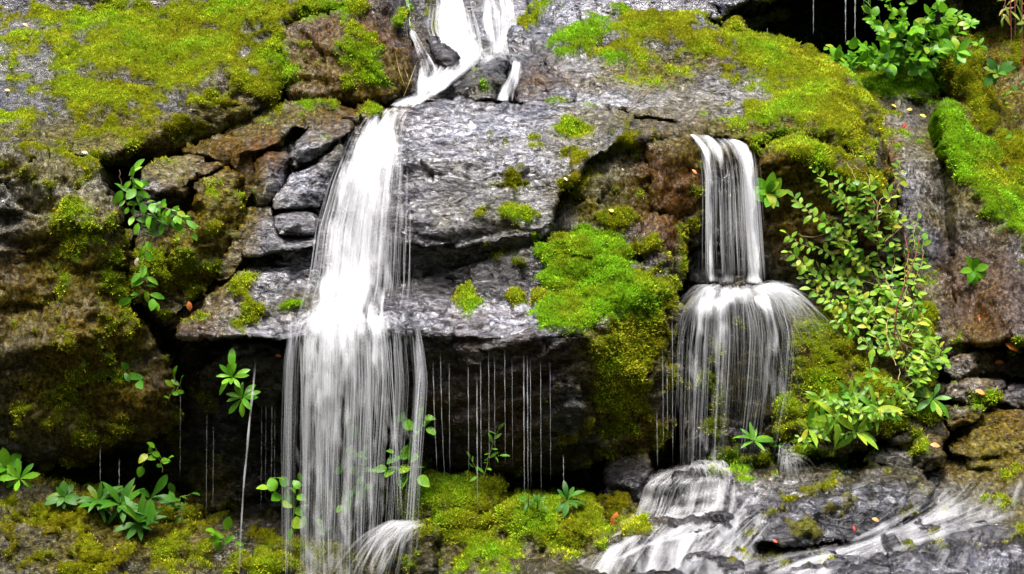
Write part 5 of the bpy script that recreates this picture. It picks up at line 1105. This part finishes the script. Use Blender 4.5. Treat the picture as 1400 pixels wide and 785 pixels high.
# the vine hanging on the left
Yv = -.30
stemmed('hanging_vine', 'hanging vine with bright green leaves in front of the black crack at left', [[(163, 232, Yv), (166, 258, Yv), (176, 285, Yv), (192, 310, Yv), (203, 320, Yv), (198, 345, Yv), (196, 380, Yv), (201, 400, Yv), (212, 412, Yv)], [(176, 275, Yv), (200, 275, Yv), (225, 288, Yv - .03), (248, 298, Yv - .05), (262, 316, Yv - .05)], [(190, 285, Yv), (208, 296, Yv), (228, 306, Yv), (240, 300, Yv)], [(182, 235, Yv), (178, 252, Yv), (192, 262, Yv), (184, 280, Yv)], [(196, 395, Yv), (188, 404, Yv), (180, 408, Yv)], [(200, 282, Yv), (222, 282, Yv - .04), (240, 290, Yv - .06)], [(205, 280, Yv), (230, 284, Yv - .05), (255, 300, Yv - .06)], [(198, 288, Yv), (214, 300, Yv - .04), (232, 300, Yv - .05)], [(166, 262, Yv), (172, 256, Yv), (186, 262, Yv)]], 19, ('fresh', 'oval'), 'vine', gap=7, stem='brown', r=.0035)
stemmed('leafy_plant', 'small bright sprig at the upper end of the hanging vine beside the grey slab', [[(176, 240, Yv), (180, 232, Yv)], [(178, 244, Yv), (190, 246, Yv)]], 22, ('fresh', 'oval'), gap=6)
# rosettes and sprigs of the dark hollow
t = rosette(318, 516, -.34, 10, 25, ('fresh', 'long'), 'two tiered leafy rosette hanging under the dark block beside the slanting water thread', axis=(-.1, -.8, .35), tiers=2, step_px=(14, 28), spread=(20, 98))
add_leaf(t, (0, 0, .02), (-.05, -.2, 1), (0, -1, 0), 38 * mpx(-.3), ('fresh', 'long'))
for x, y in ((135, 686), (165, 690), (190, 715)):
    rosette(x, y, front1(x, y, -.1) - .08, 18, 37 if x > 150 else 32, ('dark', 'lance'), {135: 'leftmost of three glossy dark green rosettes on the mossy bank', 165: 'middle of three glossy dark green rosettes on the mossy bank', 190: 'lowest of three glossy dark green rosettes on the mossy bank'}[x], group='glossy rosettes on the mossy bank', axis=(.15, -.6, .7), spread=(25, 88))
t = rosette(205, 682, -.2, 5, 40, ('dark', 'long'), 'glossy plant with long strap leaves reaching right, beside the three rosettes', axis=(.7, -.4, .4), spread=(10, 60))
rosette(88, 680, front1(88, 680) - .06, 10, 24, ('dark', 'oval'), 'small glossy rosette left of the three big ones on the mossy bank', axis=(0, -.7, .6))
rosette(8, 640, front1(8, 645, -.1) - .08, 8, 26, ('fresh', 'oval'), 'leafy tuft at the left picture edge, upper of two', axis=(.2, -.7, .5))
rosette(27, 655, front1(27, 660, -.1) - .1, 8, 26, ('fresh', 'long'), 'leafy tuft at the left picture edge, lower of two', axis=(.1, -.7, .3))
stemmed('leafy_plant', 'faint sprig high in the dark hollow on the left rock wall', [[(176, 525, -.2), (178, 512, -.24), (176, 505, -.26)], [(178, 516, -.22), (188, 522, -.26)]], 16, ('dark', 'round'), gap=7)
stemmed('leafy_plant', 'thin upright sprig against the black hollow left of the dark block', [[(230, 548, -.05), (236, 535, -.05), (240, 514, -.06)], [(232, 540, -.05), (246, 533, -.06), (246, 520, -.06)]], 13, ('fresh', 'oval'), gap=8)
stemmed('leafy_plant', 'small arching sprig below the left rock wall above the glossy rosettes', [[(222, 646, -.1), (220, 626, -.12), (202, 616, -.14), (196, 636, -.14)], [(220, 626, -.12), (212, 612, -.14)], [(221, 632, -.12), (230, 628, -.14)]], 15, ('fresh', 'round'), gap=9)
stemmed('leafy_plant', 'small sprig beside the strap leaved plant in the dark hollow', [[(250, 712, -.1), (246, 690, -.12), (238, 674, -.14)], [(247, 690, -.12), (230, 686, -.14)], [(246, 680, -.12), (258, 676, -.14)]], 16, ('dark', 'oval'), gap=8)
stemmed('leafy_plant', 'low sprig with broad leaves at the foot of the slanting water thread', [[(304, 756, -.3), (306, 738, -.32), (308, 726, -.34)], [(306, 740, -.32), (296, 730, -.34)], [(307, 736, -.32), (320, 740, -.34)]], 22, ('fresh', 'oval'), gap=8)
def leaflets(label, pts, ln, Y, key=('fresh', 'round')):
    st = [[(x0, y0, Y), ((x0 + x1) / 2, (y0 + y1) / 2 - 3, Y - .03), (x1, y1, Y - .05)] for x0, y0, x1, y1 in pts]
    stemmed('leafy_plant', label, st, ln, key, gap=8)
leaflets('broad leaved plant behind the left edge of the main fall', [(400, 690, 368, 668), (402, 680, 390, 656), (404, 690, 412, 660), (404, 690, 398, 720), (404, 700, 414, 706)], 21, -.30)
leaflets('leafy plant glimpsed through the middle of the main fall', [(490, 650, 484, 604), (492, 640, 496, 622), (490, 660, 480, 680), (492, 640, 500, 660), (470, 640, 460, 630), (478, 690, 468, 690)], 22, -.25)
leaflets('leafy plant behind the right side of the main fall', [(560, 640, 540, 618), (560, 640, 560, 606), (556, 650, 530, 640), (558, 640, 572, 650), (540, 580, 552, 576), (555, 590, 584, 584), (556, 590, 580, 570)], 20, -.28)
leaflets('tiny sprig low behind the main fall', [(440, 720, 446, 706), (444, 730, 448, 722)], 12, -.4)
stemmed('leafy_plant', 'thin upright sprig on top of the moss draped rock', [[(662, 655, -.3), (668, 625, -.32), (674, 606, -.34), (680, 588, -.34)], [(656, 655, -.3), (648, 636, -.32), (645, 626, -.33)], [(668, 625, -.32), (682, 624, -.34)]], 14, ('fresh', 'lance'), gap=7)
for i, (x, y, n, l) in enumerate(((808, 672, 13, 36), (775, 684, 9, 26), (735, 690, 7, 18), (722, 686, 6, 16))):
    rosette(x, y, front1(x, y, -.35) - .06, n, l, ('dark', 'long'), ['large glossy rosette at the right end of the broad moss mound', 'medium glossy rosette on the broad moss mound', 'small glossy rosette on the crest of the moss mound', 'smallest glossy rosette on the left of the moss mound crest'][i], group='glossy rosettes on the moss mound', axis=(.1, -.6, .7), spread=(20, 88))
# a dead leaf hanging from the large rosette
# ------------------------------------------------------------------ fallen leaves, twigs
FALL = {'orange': plain('orange_leaf', (.55, .16, .03), .5), 'yellow': plain('yellow_leaf', (.60, .48, .06), .5), 'red': plain('red_leaf', (.45, .07, .04), .5), 'pale': plain('pale_dead_leaf', (.62, .52, .42), .5)}
FM = {k: leaf_mesh('fallen_leaf', .55, m, .25, 1.0) for k, m in FALL.items()}
for x, y, l, an, c, lb in ((1374, 470, 22, 20, 'orange', 'big orange fallen leaf on the stone at the foot of the right wall'), (1338, 434, 10, 60, 'orange', 'small tan fallen leaf stuck on the dark right wall'), (1360, 497, 13, -20, 'orange', 'pinkish fallen leaf on grey stones below the orange one'),
        (1333, 534, 15, 10, 'orange', 'orange fallen leaf lying flat on the layered stone at right'), (1272, 608, 14, 0, 'orange', 'orange fallen leaf on the stone beside the stream'), (1236, 168, 16, 80, 'red', 'red and white fallen leaf standing on the wet gully slab'), (1258, 157, 9, 10, 'yellow', 'yellow fallen leaf on the gully slab, right of the red one'),
        (1219, 143, 8, 20, 'yellow', 'yellow fallen leaf at the top of the gully slab, left'), (1240, 150, 8, -10, 'yellow', 'yellow fallen leaf at the top of the gully slab, middle'), (1192, 709, 11, 10, 'orange', 'orange fallen leaf caught on the dark mossy ledge'), (1166, 719, 9, 60, 'red', 'pinkish fallen leaf at the foot of the dark mossy ledge'),
        (1056, 738, 8, 20, 'red', 'small reddish fallen leaf at the left tip of the dark ledge'), (832, 287, 9, 10, 'yellow', 'yellow fallen leaf above the crack of the grey upright stone'), (946, 232, 9, 30, 'orange', 'orange fallen leaf on the rusty block beside the right fall'), (280, 403, 8, 30, 'orange', 'orange fallen leaf above the pale slanting shelf'),
        (258, 412, 14, 80, 'orange', 'orange sliver of leaf on the brown boulder foot'), (31, 32, 9, 20, 'orange', 'orange fallen leaf on the mossy slab near the top left corner'), (6, 123, 8, 0, 'orange', 'orange fallen leaf on the grey rock at the left edge'), (771, 243, 7, 30, 'pale', 'tiny pale petal on the centre rock face'), (188, 352, 15, 90, 'pale', 'pale dead leaf hanging on the vine at left'),
        (156, 750, 15, 10, 'orange', 'tan dead leaf on the moss below the glossy rosettes'), (172, 720, 10, 60, 'orange', 'orange dead leaf among the glossy rosettes'), (843, 700, 24, 100, 'orange', 'long tan dead leaf drooping from the large rosette on the moss mound'), (376, 486, 9, 0, 'orange', 'small orange leaf on the dark rock beside the main fall'), (112, 208, 8, 0, 'yellow', 'pale yellow leaf on the mossy ledge at left')):
    Y = front1(x, y, 0, 3) - .015
    o = link('fallen_leaf', FM[c], None, P(x, y, Y)); s = l * mpx(Y); a = math.radians(an)
    y_ = Vector((math.cos(a), -.15, -math.sin(a))).normalized(); n_ = Vector((.1, -.75, .65)); x_ = y_.cross(n_).normalized(); z_ = x_.cross(y_)
    M = Matrix((x_, y_, z_)).transposed().to_4x4() @ Matrix.Diagonal((s, s, s, 1)); M.translation = Vector(P(x, y, Y)); o.matrix_world = M
    tag(o, lb, 'leaf', 'fallen leaves')
def twig(label, lines, r, mat='brown'):
    b = P(lines[0][0][0], lines[0][0][1], front1(*lines[0][0])); t = empty('twig', b, label, 'twig')
    stem_obj(t, [np.array([P(x, y, front1(x, y) - .02) for x, y in resample([(a, b_, 0) for a, b_ in l], 10)[:, :2]]) for l in lines], r, mat, b, 'branch')
twig('forked dark twig lying on the pale slab of the mossy boulder', [[(858, 153), (876, 130), (894, 110)], [(878, 132), (890, 126), (905, 112), (930, 98)]], .005)
twig('bare grey roots clinging to the right edge of the rusty boulder', [[(552, 132), (560, 112), (568, 90)], [(556, 122), (546, 100), (540, 70)], [(560, 112), (552, 90)]], .0035, 'tan')
